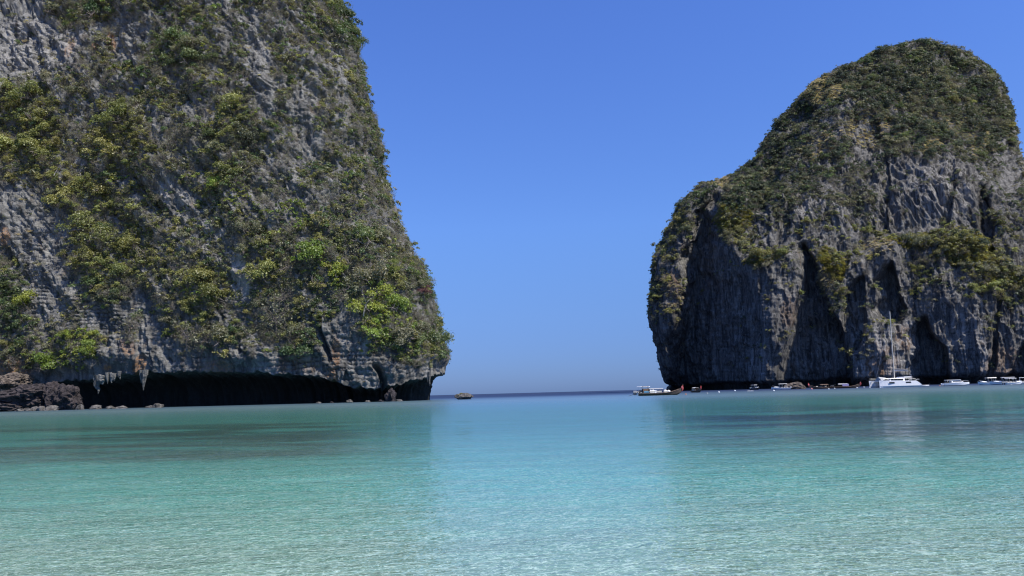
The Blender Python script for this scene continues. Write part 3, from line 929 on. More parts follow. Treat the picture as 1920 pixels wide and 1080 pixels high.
def cloud(name, pts, protos, label, cat):
    """Countless small plants: one object, instances of prototype meshes on its vertices."""
    me = bpy.data.meshes.new(name)
    n = len(pts)
    me.vertices.add(n)
    me.vertices.foreach_set('co', np.array([p for p, *_ in pts], np.float32).ravel())
    def at_(nm, ty, key, vals):
        a = me.attributes.new(nm, ty, 'POINT')
        a.data.foreach_set(key, np.asarray(vals).ravel())
    at_('rot', 'FLOAT_VECTOR', 'vector', np.array([q[2] for q in pts], np.float32))
    at_('siz', 'FLOAT_VECTOR', 'vector', np.array([q[1] for q in pts], np.float32))
    at_('pick', 'INT', 'value', np.array([q[3] for q in pts], np.int32))
    o = bpy.data.objects.new(name, me)
    C.objects.link(o)
    coll = bpy.data.collections.new(name + '_kinds')
    for i, m in enumerate(protos):
        po = bpy.data.objects.new('kind_%03d' % i, m)
        coll.objects.link(po)
    ng = bpy.data.node_groups.new(name, 'GeometryNodeTree')
    ng.interface.new_socket('Geometry', in_out='INPUT', socket_type='NodeSocketGeometry')
    ng.interface.new_socket('Geometry', in_out='OUTPUT', socket_type='NodeSocketGeometry')
    gi, go = ng.nodes.new('NodeGroupInput'), ng.nodes.new('NodeGroupOutput')
    ci = ng.nodes.new('GeometryNodeCollectionInfo')
    ci.inputs['Collection'].default_value = coll
    ci.inputs['Separate Children'].default_value = True
    ci.inputs['Reset Children'].default_value = True
    ip = ng.nodes.new('GeometryNodeInstanceOnPoints')
    ip.inputs['Pick Instance'].default_value = True
    def named(nm, ty):
        x = ng.nodes.new('GeometryNodeInputNamedAttribute')
        x.data_type = ty
        x.inputs['Name'].default_value = nm
        return [s_ for s_ in x.outputs if s_.enabled][0]
    e2r = ng.nodes.new('FunctionNodeEulerToRotation')
    ng.links.new(named('rot', 'FLOAT_VECTOR'), e2r.inputs[0])
    ng.links.new(e2r.outputs[0], ip.inputs['Rotation'])
    ng.links.new(named('siz', 'FLOAT_VECTOR'), ip.inputs['Scale'])
    ng.links.new(named('pick', 'INT'), ip.inputs['Instance Index'])
    ng.links.new(gi.outputs[0], ip.inputs['Points'])
    ng.links.new(ci.outputs[0], ip.inputs['Instance'])
    ng.links.new(ip.outputs[0], go.inputs[0])
    md = o.modifiers.new('plants', 'NODES')
    md.node_group = ng
    return tag(o, label, cat, None, 'stuff')

def size_word(r, a, b):
    return 'large ' if r > a else ('small ' if r < b else '')

def zone_a(px, py):
    edge = np.interp(py, [a for a, b in SIL], [b for a, b in SIL]) - px
    band = ('near the top' if py < 110 else 'high up' if py < 230 else 'upper middle' if py < 340 else 'lower middle' if py < 450 else 'low down' if py < 570 else 'above the notch')
    side = ('on the skyline' if edge < 60 else 'seaward side' if px > 560 else 'at left edge' if px < 120 else 'left of centre' if px < 300 else 'near centre' if px < 430 else 'right of centre')
    return band + ' ' + side

WORD = {'olive': 'yellowish olive shrub', 'bright': 'bright green shrub', 'dark': 'dark green shrub', 'grey': 'grey green shrub', 'dry': 'twiggy shrub',
        'red': 'purplish red shrub', 'blossom': 'shrub covered with cream blossom', 'forest': 'dark green tree'}

def kind_a(i, rng):
    b, d, o = brightA.ravel()[i], darkA.ravel()[i], oliveA.ravel()[i]
    u = rng.random()
    if u < b: return 'bright'
    if rng.random() < d: return 'dark'
    if rng.random() < o * 0.85: return 'olive'
    if rng.random() < 0.5 * drA.ravel()[i]: return 'dry'
    return rng_choice(rng, ['olive', 'olive', 'dark', 'grey', 'grey', 'dark', 'bright' if rng.random() < 0.3 else 'grey'])

flatP, flatN = A['P'].reshape(-1, 3), nA.reshape(-1, 3)
rngA = np.random.default_rng(3)
# big individuals first
cand = scatter(dens ** 1.6 * area * okA * sstep(0, 8, A['Z'] - zlip[None]) * (A['PX'] > -40) * (A['PY'] > -60), 4200, rngA)
rad = np.sort(rngA.gamma(3.2, 0.86, len(cand)))[::-1]
rad = np.clip(rad, 1.3, 6.6)
# large crowns belong where the cover is thickest
order = np.argsort(-(must.ravel()[cand] * 0.8 + clump.ravel()[cand] * 0.5 + rngA.random(len(cand)) * 0.9))
cand = cand[order]
big = thin(cand, A['P'], rad, 0.62)[:900]
nsh, ndry = 0, 0
used = []
for i, r in big:
    kd = kind_a(i, rngA)
    px_, py_ = A['PX'].ravel()[i], A['PY'].ravel()[i]
    p, nn = flatP[i], flatN[i]
    if visA.ravel()[i] < 0.3: r = min(r, 2.4)
    if kd == 'dry':
        if ndry >= 105: continue
        o = bpy.data.objects.new('dry_shrub', rng_choice(rngA, DRY)); ndry += 1
        r *= 0.95
        cat, sq = 'dry shrub', 1.05
    else:
        if nsh >= 290: continue
        o = bpy.data.objects.new('shrub', rng_choice(rngA, SHR[kd])); nsh += 1
        cat, sq = 'shrub', rngA.uniform(0.85, 1.35)
    C.objects.link(o)
    place(o, p, r, nn, rngA, sq, 0.12)
    z_ = zone_a(px_, py_)
    tag(o, size_word(r, 3.3, 2.3) + WORD[kd] + ' on left cliff, ' + z_, cat, 'shrubs growing on the left cliff' if cat == 'shrub' else 'half bare shrubs on the left cliff')
    used.append((p, r))
# two plants the survey singles out
def nearest(px, py, L):
    vis = L.get('vis')
    d = (L['PX'] - px) ** 2 + (L['PY'] - py) ** 2
    return int(np.argmin(d))
for kd, px_, py_, r, lab in (('red', 788, 548, 2.6, 'purplish red shrub near the seaward edge of the left cliff'),
                             ('blossom', 636, 526, 2.3, 'shrub with cream blossom amid green shrubs low on the left cliff'),
                             ('blossom', 612, 418, 1.8, 'small pale blossoming shrub halfway up the left cliff')):
    i = nearest(px_, py_, A)
    o = bpy.data.objects.new('shrub', SHR[kd][0]); C.objects.link(o)
    place(o, flatP[i], r, flatN[i], rngA, 1.0, 0.55)
    tag(o, lab, 'shrub')
for kd, px_, py_, r, lab in (('dry', 30, 676, 2.6, 'dry twiggy shrub above the dark boulders at the left photo edge'), ('dry', 78, 690, 2.2, 'smaller dry twiggy shrub right above the wedged dark boulder'),
                             ('olive', 8, 655, 2.4, 'olive shrub at the left photo edge above the dry twigs'), ('grey', 60, 668, 2.0, 'grey green shrub between two dry ones above the boulders')):
    i = nearest(px_, py_, A)
    o = bpy.data.objects.new('dry_shrub' if kd == 'dry' else 'shrub', DRY[1] if kd == 'dry' else SHR[kd][1]); C.objects.link(o)
    place(o, flatP[i], r, flatN[i], rngA, 1.0, 0.7)
    tag(o, lab, 'dry shrub' if kd == 'dry' else 'shrub')
# undergrowth: the cover nobody could count
pts, protoA = [], []
kidx = {}
for kd in ('olive', 'bright', 'dark', 'grey'):
    kidx[kd] = [len(protoA), len(protoA) + 1]; protoA += LITE[kd]
kidx['dry'] = list(range(len(protoA), len(protoA) + 4)); protoA += DRY
kidx['straw'] = [len(protoA), len(protoA) + 1]; protoA += TUFT['straw']
def euler_for(n, rng, tilt=0.4):
    up = Vector((n[0] * tilt, n[1] * tilt, 1.0)).normalized()
    return tuple((up.to_track_quat('Z', 'Y') @ Matrix.Rotation(rng.random() * 6.283, 4, 'Z').to_quaternion()).to_euler())
for i in scatter((0.16 + dens) * area * okA * sstep(1.0, 5.0, A['Z'] - zlip[None]), 78000, rngA):
    if rngA.random() > 0.22 + dens.ravel()[i]: continue
    kd = kind_a(i, rngA)
    if rngA.random() < 0.30 + 0.25 * drA.ravel()[i]: kd = 'dry'
    if dens.ravel()[i] < 0.2 and rngA.random() < 0.4: kd = 'straw'
    r = float(np.clip(rngA.gamma(2.4, 0.40), 0.3, 2.8)) * (0.7 if dens.ravel()[i] < 0.25 else 1.0)
    p, nn = flatP[i], flatN[i]
    pts.append((tuple(p + nn * r * 0.08 - np.array([0, 0, 0.1 * r])), (r, r, r * rngA.uniform(0.8, 1.3)), euler_for(nn, rngA), rng_choice(rngA, kidx[kd])))
cloud('undergrowth', pts, protoA, 'low scrub, twigs and creepers covering the left cliff between the larger shrubs', 'undergrowth')

# ---- far cliff
L = LAND_B
wB = fbm(L['Q'], (14, 14, 14), 3, 21.0) * 0.5
nB = grid_normals(blur(L['P'], 2))
sg = (nB * (EYE - L['P'])).sum(-1)
nB = nB * (1 if np.median(sg) > 0 else -1)
tv = EYE - L['P']; tv /= np.linalg.norm(tv, axis=-1, keepdims=True)
visB = (nB * tv).sum(-1)
TREES_B = [(1740, 150, 190, 95, 12, 1), (1600, 130, 70, 40, -25, .9), (1850, 200, 70, 110, 0, 1), (1700, 230, 160, 60, 8, .9), (1530, 190, 60, 30, -35, .7), (1560, 290, 80, 60, -20, .75), (1610, 350, 70, 50, 0, .7),
           (1480, 330, 80, 60, -40, .8), (1400, 350, 60, 40, -30, .9), (1330, 365, 60, 30, -20, .8), (1265, 420, 40, 60, -60, .9), (1255, 510, 30, 90, 0, .7), (1440, 490, 40, 18, -15, 1),
           (1380, 420, 45, 60, 20, .8), (1570, 400, 60, 40, 0, .5), (1620, 440, 30, 40, 20, .8), (1720, 455, 70, 22, 5, .9), (1800, 470, 70, 40, 20, 1), (1850, 520, 70, 50, 30, .9), (1900, 540, 40, 60, 0, .9),
           (1560, 570, 30, 40, 0, .8), (1560, 480, 45, 25, 30, .6), (1890, 420, 40, 60, 0, .6), (1860, 390, 20, 50, 0, .6), (1810, 270, 50, 60, 0, .6), (1725, 605, 12, 8, 0, 1), (1480, 540, 22, 60, 0, .35),
           (1640, 320, 30, 40, 0, .6), (1840, 600, 14, 60, 0, .5), (1740, 520, 60, 30, 20, .5), (1465, 640, 18, 50, 0, .4), (1510, 250, 50, 40, -30, .8), (1460, 300, 40, 60, -50, .7), (1275, 540, 20, 60, 0, .6), (1450, 250, 26, 70, 35, .9), (1500, 185, 40, 40, -40, .9), (1420, 300, 30, 40, 30, .9)]
GRASS_B = [(1550, 165, 45, 20, -20, 1, 'straw'), (1740, 262, 30, 14, 0, 1, 'straw'), (1630, 230, 60, 40, 0, .5, 'straw'), (1850, 250, 30, 40, 0, .5, 'straw'), (1560, 495, 36, 26, 60, 1, 'meadow'),
           (1375, 405, 30, 30, 0, .8, 'meadow'), (1435, 485, 38, 16, -15, .8, 'meadow'), (1720, 450, 60, 20, 0, .8, 'meadow'), (1820, 470, 60, 40, 25, .7, 'meadow'), (1545, 520, 16, 30, 10, .9, 'straw'),
           (1275, 550, 18, 40, 0, .5, 'straw'), (1880, 520, 60, 30, 20, .8, 'meadow'), (1540, 260, 40, 26, -30, .5, 'straw'), (1350, 345, 30, 10, 0, .7, 'straw'), (1640, 460, 40, 24, 0, .5, 'straw'),
           (1700, 170, 60, 30, 0, .3, 'straw'), (1790, 220, 60, 30, 0, .4, 'straw')]
tB = patches(L['PX'], L['PY'], TREES_B, wB)
stB = patches(L['PX'], L['PY'], [g_[:6] for g_ in GRASS_B if g_[6] == 'straw'], wB)
meB = patches(L['PX'], L['PY'], [g_[:6] for g_ in GRASS_B if g_[6] == 'meadow'], wB)
areaB = np.linalg.norm(np.cross(np.gradient(L['P'], axis=1), np.gradient(L['P'], axis=0)), axis=-1)
flatterB = sstep(0.05, 0.5, nB[..., 2])
clB = sstep(-0.3, 0.2, fbm(L['Q'], (13, 13, 13), 4, 71.0))
upB = sstep(480, 330, L['PY'])
base_b = (0.17 + 0.12 * upB) * clB + 0.45 * flatterB * clB
dB = np.clip(np.maximum(tB * (0.45 + 0.55 * clB), base_b), 0, 1)
BARE_B = [(1750, 350, 110, 62, 5, 1), (1690, 390, 50, 40, 0, .9), (1570, 440, 60, 30, 0, .8), (1450, 440, 40, 30, 0, .7), (1880, 330, 40, 50, 0, .5), (1660, 540, 40, 60, 0, .7), (1800, 640, 120, 80, 0, .6), (1440, 600, 60, 110, 0, .6)]
dB *= 1 - 0.75 * patches(L['PX'], L['PY'], BARE_B, wB)
dB *= (1 - 0.85 * sstep(3, 9, L['carve'])) * sstep(8, 16, L['Z'])
mixB = fbm(L['Q'], (26, 26, 26), 3, 88.0)
okB = (visB > -0.4) & (L['PX'] < 2060)
fP, fN = L['P'].reshape(-1, 3), nB.reshape(-1, 3)
rngB = np.random.default_rng(9)

def zone_b(px, py):
    if py < 300 and px > 1490:
        e = np.interp(px, [1490, 1600, 1740, 1850, 1920], [175, 108, 68, 110, 330])
        side = 'left flank' if px < 1600 else 'left half' if px < 1700 else 'middle' if px < 1790 else 'right half' if px < 1860 else 'right flank'
        return ('skyline ' if py < e + 20 else 'upper dome ' if py < e + 80 else 'lower dome ') + side
    if px < 1450: return 'seaward skyline' if px < 1290 else 'upper seaward shoulder' if py < 380 else 'seaward shoulder'
    if py > 560: return 'low on wall'
    if px > 1640 and py > 420: return 'ledge above the catamaran' if px < 1780 else 'ledge at right'
    return 'middle wall' if py > 380 else 'upper left slope' if px < 1640 else 'upper right wall'
WORDB = {'forest': 'dark green tree', 'dark': 'deep green bushy tree', 'olive': 'olive green tree', 'grey': 'grey green tree'}
candB = scatter(dB ** 1.4 * areaB * okB * (visB > 0.0) * (L['PX'] < 1925), 3000, rngB)
radB = np.clip(np.sort(rngB.gamma(4.0, 0.95, len(candB)))[::-1], 2.0, 7.5)
candB = candB[np.argsort(-(tB.ravel()[candB] + rngB.random(len(candB)) * 0.8))]
bigB = thin(candB, L['P'], radB, 0.6)[:300]
for i, r in bigB:
    if visB.ravel()[i] < 0.3: r = min(r, 3.0)
    px_, py_ = L['PX'].ravel()[i], L['PY'].ravel()[i]
    low_ = py_ > 400
    kd = rng_choice(rngB, ['olive', 'olive', 'grey', 'forest'] if low_ else ['forest', 'forest', 'dark', 'forest', 'grey', 'olive' if rngB.random() < .4 else 'forest'])
    if not low_ and mixB.ravel()[i] > 0.15: kd = rng_choice(rngB, ['forest', 'grey', 'grey', 'forest'])
    o = bpy.data.objects.new('tree', rng_choice(rngB, SHR[kd])); C.objects.link(o)
    place(o, fP[i], r * 0.9, fN[i], rngB, rngB.uniform(0.8, 1.25), 0.05)
    z_ = zone_b(px_, py_)
    tag(o, size_word(r, 4.4, 3.3) + WORDB[kd] + ' on far cliff, ' + z_, 'tree', 'trees growing on the far cliff')
ptsB, protoB, kb = [], [], {}
for kd in ('olive', 'dark', 'grey', 'forest'):
    kb[kd] = [len(protoB), len(protoB) + 1]; protoB += LITE[kd]
kb['dry'] = list(range(len(protoB), len(protoB) + 4)); protoB += DRY
for i in scatter((dB + 0.03) * areaB * okB, 24000, rngB):
    if rngB.random() > 0.05 + dB.ravel()[i]: continue
    py_ = L['PY'].ravel()[i]
    kd = rng_choice(rngB, ['olive', 'grey', 'olive', 'forest', 'dry'] if py_ > 400 else ['forest', 'forest', 'dark', 'grey', 'dry', 'forest'])
    if stB.ravel()[i] > 0.4 and rngB.random() < 0.75: continue
    if py_ <= 400 and mixB.ravel()[i] > 0.12: kd = rng_choice(rngB, ['grey', 'dry', 'dry', 'grey', 'forest'])
    r = float(np.clip(rngB.gamma(3.0, 0.62), 0.7, 4.2))
    if visB.ravel()[i] < 0.25: r = min(r, 1.8)
    p, nn = fP[i], fN[i]
    ptsB.append((tuple(p + nn * r * 0.1 - np.array([0, 0, .15 * r])), (r, r, r * rngB.uniform(.8, 1.2)), euler_for(nn, rngB), rng_choice(rngB, kb[kd])))
cloud('forest', ptsB, protoB, 'scrub and small trees covering the top and ledges of the far cliff', 'forest')
ptsG = []
for m_, k0 in ((stB, 0), (meB, 2)):
    for i in scatter(m_ * areaB * okB * sstep(8, 16, L['Z']), 4200, rngB):
        if rngB.random() > m_.ravel()[i] * 1.2: continue
        r = rngB.uniform(0.7, 1.7)
        ptsG.append((tuple(fP[i] - np.array([0, 0, .1])), (r * 1.3, r * 1.3, r), euler_for(fN[i], rngB, 0.8), k0 + int(rngB.integers(2))))
cloud('grass', ptsG, TUFT['straw'] + TUFT['meadow'], 'dry tan and olive grass on the slopes and ledges of the far cliff', 'grass')
# ------------------------------------------------------------------ mesh building for things
import bmesh

def finish(name, bm, mat, parent=None, smooth=False):
    bmesh.ops.recalc_face_normals(bm, faces=bm.faces)
    me = bpy.data.meshes.new(name)
    bm.to_mesh(me); bm.free()
    me.materials.append(mat)
    if smooth:
        me.polygons.foreach_set('use_smooth', [True] * len(me.polygons))
    o = bpy.data.objects.new(name, me)
    C.objects.link(o)
    if parent is not None:
        o.parent = parent
    return o

def box(bm, c, s, taper=1.0, shear=0.0):
    x, y, z = c; a, b, h = s[0] / 2, s[1] / 2, s[2] / 2
    v = [bm.verts.new((x + i * a * (taper if k > 0 else 1) + shear * k * h, y + j * b * (taper if k > 0 else 1), z + k * h)) for k in (-1, 1) for i, j in ((-1, -1), (1, -1), (1, 1), (-1, 1))]
    for f in ((3, 2, 1, 0), (4, 5, 6, 7), (0, 1, 5, 4), (1, 2, 6, 5), (2, 3, 7, 6), (3, 0, 4, 7)):
        bm.faces.new([v[q] for q in f])
    return bm

def tube(bm, pts, rads, seg=6):
    rings = []
    pts = [Vector(p) for p in pts]
    for i, p in enumerate(pts):
        d = (pts[min(i + 1, len(pts) - 1)] - pts[max(i - 1, 0)]).normalized()
        a = d.cross(Vector((0.3, 0.2, 0.9) if abs(d.z) < 0.9 else (1, 0, 0))).normalized()
        b = d.cross(a)
        rings.append([bm.verts.new(p + (a * math.cos(q) + b * math.sin(q)) * rads[i]) for q in [6.2832 * k / seg for k in range(seg)]])
    for r0, r1 in zip(rings, rings[1:]):
        for k in range(seg):
            bm.faces.new((r0[k], r0[(k + 1) % seg], r1[(k + 1) % seg], r1[k]))
    bm.faces.new(rings[0][::-1]); bm.faces.new(rings[-1])
    return bm

def hull(bm, L, secs, cap=True):
    """secs: (x, half beam at gunwale, half beam at chine, gunwale z, chine z, keel z). Sides with thickness and a deck."""
    rows = []
    for x, bg_, bc, zg, zc, zk in secs:
        rows.append([bm.verts.new(q) for q in ((x, -bg_ * .9, zg - .12), (x, -bg_ * .92, zg), (x, -bg_, zg), (x, -bc, zc), (x, 0, zk), (x, bc, zc), (x, bg_, zg), (x, bg_ * .92, zg), (x, bg_ * .9, zg - .12))])
    for a, b in zip(rows, rows[1:]):
        for k in range(8):
            bm.faces.new((a[k], a[k + 1], b[k + 1], b[k]))
        bm.faces.new((a[8], a[0], b[0], b[8]))
    bm.faces.new(rows[0]); bm.faces.new(rows[-1][::-1])
    return bm

def root(name, loc, rz, label, cat, group=None):
    o = bpy.data.objects.new(name, None)
    C.objects.link(o)
    o.location = loc
    o.rotation_euler = (0, 0, rz)
    o.empty_display_size = 0.3
    return tag(o, label, cat, group)

def copy_thing(src, loc, rz, label, sc=1.0):
    n = src.copy(); C.objects.link(n)
    n.location, n.rotation_euler, n.scale = loc, (0, 0, rz), (sc, sc, sc)
    n['label'] = label
    for ch in list(src.children):
        c = ch.copy(); C.objects.link(c); c.parent = n
        for gch in ch.children:
            e_ = gch.copy(); C.objects.link(e_); e_.parent = c
    return n

M = {
    'white': simple('white gelcoat', (0.80, 0.80, 0.79), 0.3, var=0.04), 'cream': simple('worn cream paint', (0.55, 0.51, 0.43), 0.6),
    'wood': simple('dark oiled wood', (0.050, 0.034, 0.026), 0.55, var=0.3), 'wood2': simple('worn brown wood', (0.16, 0.10, 0.065), 0.7, var=0.3),
    'red': simple('red cloth', (0.50, 0.06, 0.05), 0.8), 'pink': simple('pink cloth', (0.65, 0.25, 0.25), 0.8), 'yellow': simple('yellow cloth', (0.65, 0.45, 0.08), 0.8),
    'canvas': simple('white canvas', (0.72, 0.72, 0.70), 0.85, var=0.06), 'black': simple('black paint', (0.02, 0.02, 0.022), 0.4), 'glass': simple('dark glass', (0.012, 0.014, 0.018), 0.12),
    'metal': simple('dull alloy', (0.45, 0.46, 0.47), 0.4, 0.7), 'purple': simple('lilac tarpaulin', (0.28, 0.25, 0.42), 0.8), 'blue': simple('blue paint', (0.10, 0.28, 0.42), 0.5),
    'engine': simple('engine grime', (0.04, 0.04, 0.042), 0.6, var=0.4), 'grey': simple('grey tube', (0.30, 0.31, 0.32), 0.6), 'orange': simple('orange plastic', (0.7, 0.2, 0.05), 0.5), 'sail': simple('sail cover', (0.10, 0.10, 0.11), 0.8),
}

def longtail(loc, rz, label, paint='wood', roof='canvas', tarp=None, L=12.0, cabin=True):
    t = root('longtail_boat', loc, rz, label, 'longtail boat', 'longtail boats moored in the bay')
    secs = []
    for q in np.linspace(0, 1, 17):
        x = (q - 0.5) * L
        b = 0.98 * min(1, 0.72 + 1.0 * q) * max(0.0, 1 - max(0, (q - .5) / .5) ** 2.1) + 0.05
        zg = 0.62 + 0.18 * max(0, .3 - q) + 1.25 * max(0, (q - .45) / .55) ** 2.4
        secs.append((x, b, b * 0.72, zg, min(0.12 + 0.6 * max(0, (q - .7) / .3) ** 2, zg - .15), -0.25 + 1.0 * max(0, (q - .8) / .2) ** 2))
    finish('hull', hull(bmesh.new(), L, secs), M[paint], t)
    for s in (-1, 1):
        bm = bmesh.new()
        tube(bm, [(x, s * (b + .03), zg - .04) for x, b, _, zg, _, _ in secs[:-1]], [0.06] * 16, 5)
        finish('rub_rail', bm, M['wood2'], t)
    bx = secs[-1][0]
    bm = bmesh.new(); tube(bm, [(bx - .5, 0, 1.2), (bx + .05, 0, 1.75), (bx + .38, 0, 2.3), (bx + .5, 0, 2.75)], [.13, .12, .09, .06]); finish('prow', bm, M['wood2'], t)
    for m_, z0, x0 in (('red', 1.85, .10), ('pink', 2.05, .22), ('red', 2.25, .33)):
        bm = bmesh.new(); tube(bm, [(bx + x0 - .05, 0, z0 - .16), (bx + x0 + .06, 0, z0 + .17)], [.19, .17], 8)
        tube(bm, [(bx + x0, .12, z0), (bx + x0 + .22, .22, z0 - .35), (bx + x0 + .1, .2, z0 - .8)], [.08, .10, .04], 5)
        tube(bm, [(bx + x0, -.12, z0), (bx + x0 + .2, -.2, z0 - .4), (bx + x0 + .05, -.22, z0 - .9)], [.08, .09, .04], 5)
        finish('ribbon', bm, M[m_], t)
    # long roof on posts
    bm = bmesh.new()
    x0, x1 = -0.27 * L, 0.06 * L
    rows = []
    for x in np.linspace(x0, x1, 9):
        rows.append([bm.verts.new((x, y, 1.72 + .20 * (1 - (y / .95) ** 2) + dz)) for dz in (0, -.05) for y in (np.linspace(-.95, .95, 7) if dz == 0 else np.linspace(.95, -.95, 7))])
    for a, b in zip(rows, rows[1:]):
        for k in range(14):
            bm.faces.new((a[k], a[(k + 1) % 14], b[(k + 1) % 14], b[k]))
    bm.faces.new(rows[0][::-1]); bm.faces.new(rows[-1])
    finish('canopy', bm, M[roof], t)
    for x in np.linspace(x0 + .1, x1 - .1, 5):
        for s in (-.86, .86):
            bm = bmesh.new(); tube(bm, [(x, s, .6), (x, s, 1.75)], [.035, .035], 5); finish('post', bm, M['wood2'], t)
    for x in np.linspace(x0 + .8, x1 + 1.0, 6):
        finish('thwart', box(bmesh.new(), (x, 0, .58), (.28, 1.5, .07)), M['wood2'], t)
    if tarp:
        bm = bmesh.new(); box(bm, (x1 - 1.0, -1.0, 1.35), (2.6, .04, .95)); finish('side_curtain', bm, M[tarp], t)
    else:
        for x_, w_ in ((-2.3, 1.3), (-.4, 1.2), (1.3, .9)):
            bm = bmesh.new(); box(bm, (x_, -.92, .98), (w_, .03, .42)); finish('side_curtain', bm, M['cream'], t)
    # engine on its gimbal with the long shaft
    e_ = finish('engine', box(box(bmesh.new(), (-L / 2 + .55, 0, 1.15), (.95, .5, .55), .8), (-L / 2 + .3, 0, .9), (.3, .3, .5)), M['engine'], t)
    bm = bmesh.new(); tube(bm, [(-L / 2 + .2, 0, 1.1), (-L / 2 - 1.6, -.1, .35), (-L / 2 - 2.9, -.2, -.05)], [.06, .05, .04], 6)
    finish('tail_shaft', bm, M['engine'], e_)
    bm = bmesh.new(); tube(bm, [(-L / 2 + .8, 0, 1.35), (-L / 2 + 2.0, .1, 1.6)], [.035, .03], 5); finish('tiller', bm, M['engine'], e_)
    if cabin:
        bm = bmesh.new(); box(bm, (-L / 2 + 1.9, 0, 1.3), (1.5, 1.5, 1.1)); finish('wheelhouse', bm, M['wood2'], t)
        bm = bmesh.new(); box(bm, (-L / 2 + 1.9, 0, 2.45), (1.7, 1.6, .09)); finish('wheelhouse_roof', bm, M['wood2'], t)
        bm = bmesh.new(); box(bm, (-L / 2 + 1.9, -.78, 1.0), (1.3, .03, .35)); finish('name_board', bm, M['blue'], t)
        for x_ in (-L / 2 + 1.1, -L / 2 + 2.7):
            for s in (-.75, .75):
                bm = bmesh.new(); tube(bm, [(x_, s, .7), (x_, s, 2.5)], [.04, .04], 5); finish('post', bm, M['wood2'], t)
    return t

def speedboat(loc, rz, label, L=9.0, hard='white', seats=True, hulls='white'):
    t = root('speedboat', loc, rz, label, 'speedboat', 'white speedboats moored in the bay')
    secs = []
    for q in np.linspace(0, 1, 15):
        x = (q - .5) * L
        b = 1.25 * (1 - max(0, (q - .45) / .55) ** 2.4) + .03
        zg = .85 + .45 * max(0, (q - .2) / .8) ** 1.6
        secs.append((x, b, b * .82, zg, .12 + .55 * max(0, (q - .6) / .4) ** 2, -.3 + .75 * max(0, (q - .75) / .25) ** 2))
    finish('hull', hull(bmesh.new(), L, secs), M[hulls], t, False)
    bm = bmesh.new()
    for s in (-1, 1):
        tube(bm, [(x, s * (b + .02), zg - .16) for x, b, _, zg, _, _ in secs[:-1]], [.045] * 14, 5)
    finish('rub_rail', bm, M['grey'], t)
    bm = bmesh.new(); box(bm, (.22 * L, 0, 1.18), (.3 * L, 1.5, .34), .75); finish('foredeck', bm, M['white'], t)
    bm = bmesh.new(); box(bm, (.06 * L, 0, 1.55), (.10 * L, 1.7, .6), .8, -.4); finish('windscreen', bm, M['glass'], t)
    bm = bmesh.new(); box(bm, (-.12 * L, 0, 2.55), (.44 * L, 2.1, .12), .93); finish('hardtop', bm, M[hard], t)
    for x_ in (-.3 * L, -.1 * L, .06 * L):
        for s in (-.9, .9):
            bm = bmesh.new(); tube(bm, [(x_, s, .8), (x_ + .1, s * .95, 2.52)], [.035, .035], 5); finish('post', bm, M['metal'], t)
    if seats:
        for x_ in (-.34 * L, -.2 * L, -.06 * L):
            bm = bmesh.new(); box(bm, (x_, 0, 1.0), (.5, 1.7, .4)); finish('bench', bm, M['cream'], t)
    for s in (-.45, .45):
        o = finish('outboard', box(bmesh.new(), (-L / 2 - .3, s, 1.05), (.55, .42, .6), .75), M['grey'], t)
        finish('leg', box(bmesh.new(), (-L / 2 - .3, s, .3), (.2, .14, .95)), M['black'], o)
    bm = bmesh.new()
    tube(bm, [(.18 * L, -.9, 1.2), (.3 * L, -.75, 1.6), (.44 * L, -.2, 1.75), (.44 * L, .2, 1.75), (.3 * L, .75, 1.6), (.18 * L, .9, 1.2)], [.025] * 6, 5)
    finish('bow_rail', bm, M['metal'], t)
    return t

def yacht(loc, rz, label, L=9.5):
    t = root('motor_yacht', loc, rz, label, 'motor yacht')
    secs = []
    for q in np.linspace(0, 1, 15):
        x = (q - .5) * L
        b = 1.55 * (1 - max(0, (q - .45) / .55) ** 2.2) + .03
        zg = 1.0 + .28 * q
        secs.append((x, b, b * .85, zg, .2 + .5 * max(0, (q - .6) / .4) ** 2, -.3 + .8 * max(0, (q - .75) / .25) ** 2))
    finish('hull', hull(bmesh.new(), L, secs), M['white'], t)
    bm = bmesh.new(); box(bm, (.0, 0, 1.62), (.46 * L, 2.3, .85), .74, -.35); cab = finish('cabin', bm, M['white'], t)
    for s in (-1, 1):
        bm = bmesh.new(); box(bm, (.02 * L, s * 1.05, 1.68), (.34 * L, .06, .36)); finish('window', bm, M['glass'], cab)
    bm = bmesh.new(); box(bm, (-.12 * L, 0, 2.16), (.55 * L, 2.1, .13), .96); finish('hardtop', bm, M['white'], t)
    bm = bmesh.new(); box(bm, (-L / 2 - .35, 0, .35), (.8, 2.5, .14)); finish('swim_platform', bm, M['white'], t)
    bm = bmesh.new(); box(bm, (-.36 * L, 0, 1.35), (1.0, 2.0, .5)); finish('aft_seat', bm, M['black'], t)
    bm = bmesh.new()
    for s in (-1, 1):
        tube(bm, [(.05 * L, s * 1.4, 1.2), (.25 * L, s * 1.25, 1.75), (.47 * L, s * .15, 1.85)], [.025] * 3, 5)
    finish('bow_rail', bm, M['metal'], t)
    bm = bmesh.new()
    for s in (-1, 1):
        tube(bm, [(-.38 * L, s * .95, 1.2), (-.33 * L, s * .92, 2.15)], [.05, .05], 5)
    finish('roof_post', bm, M['white'], t)
    return t

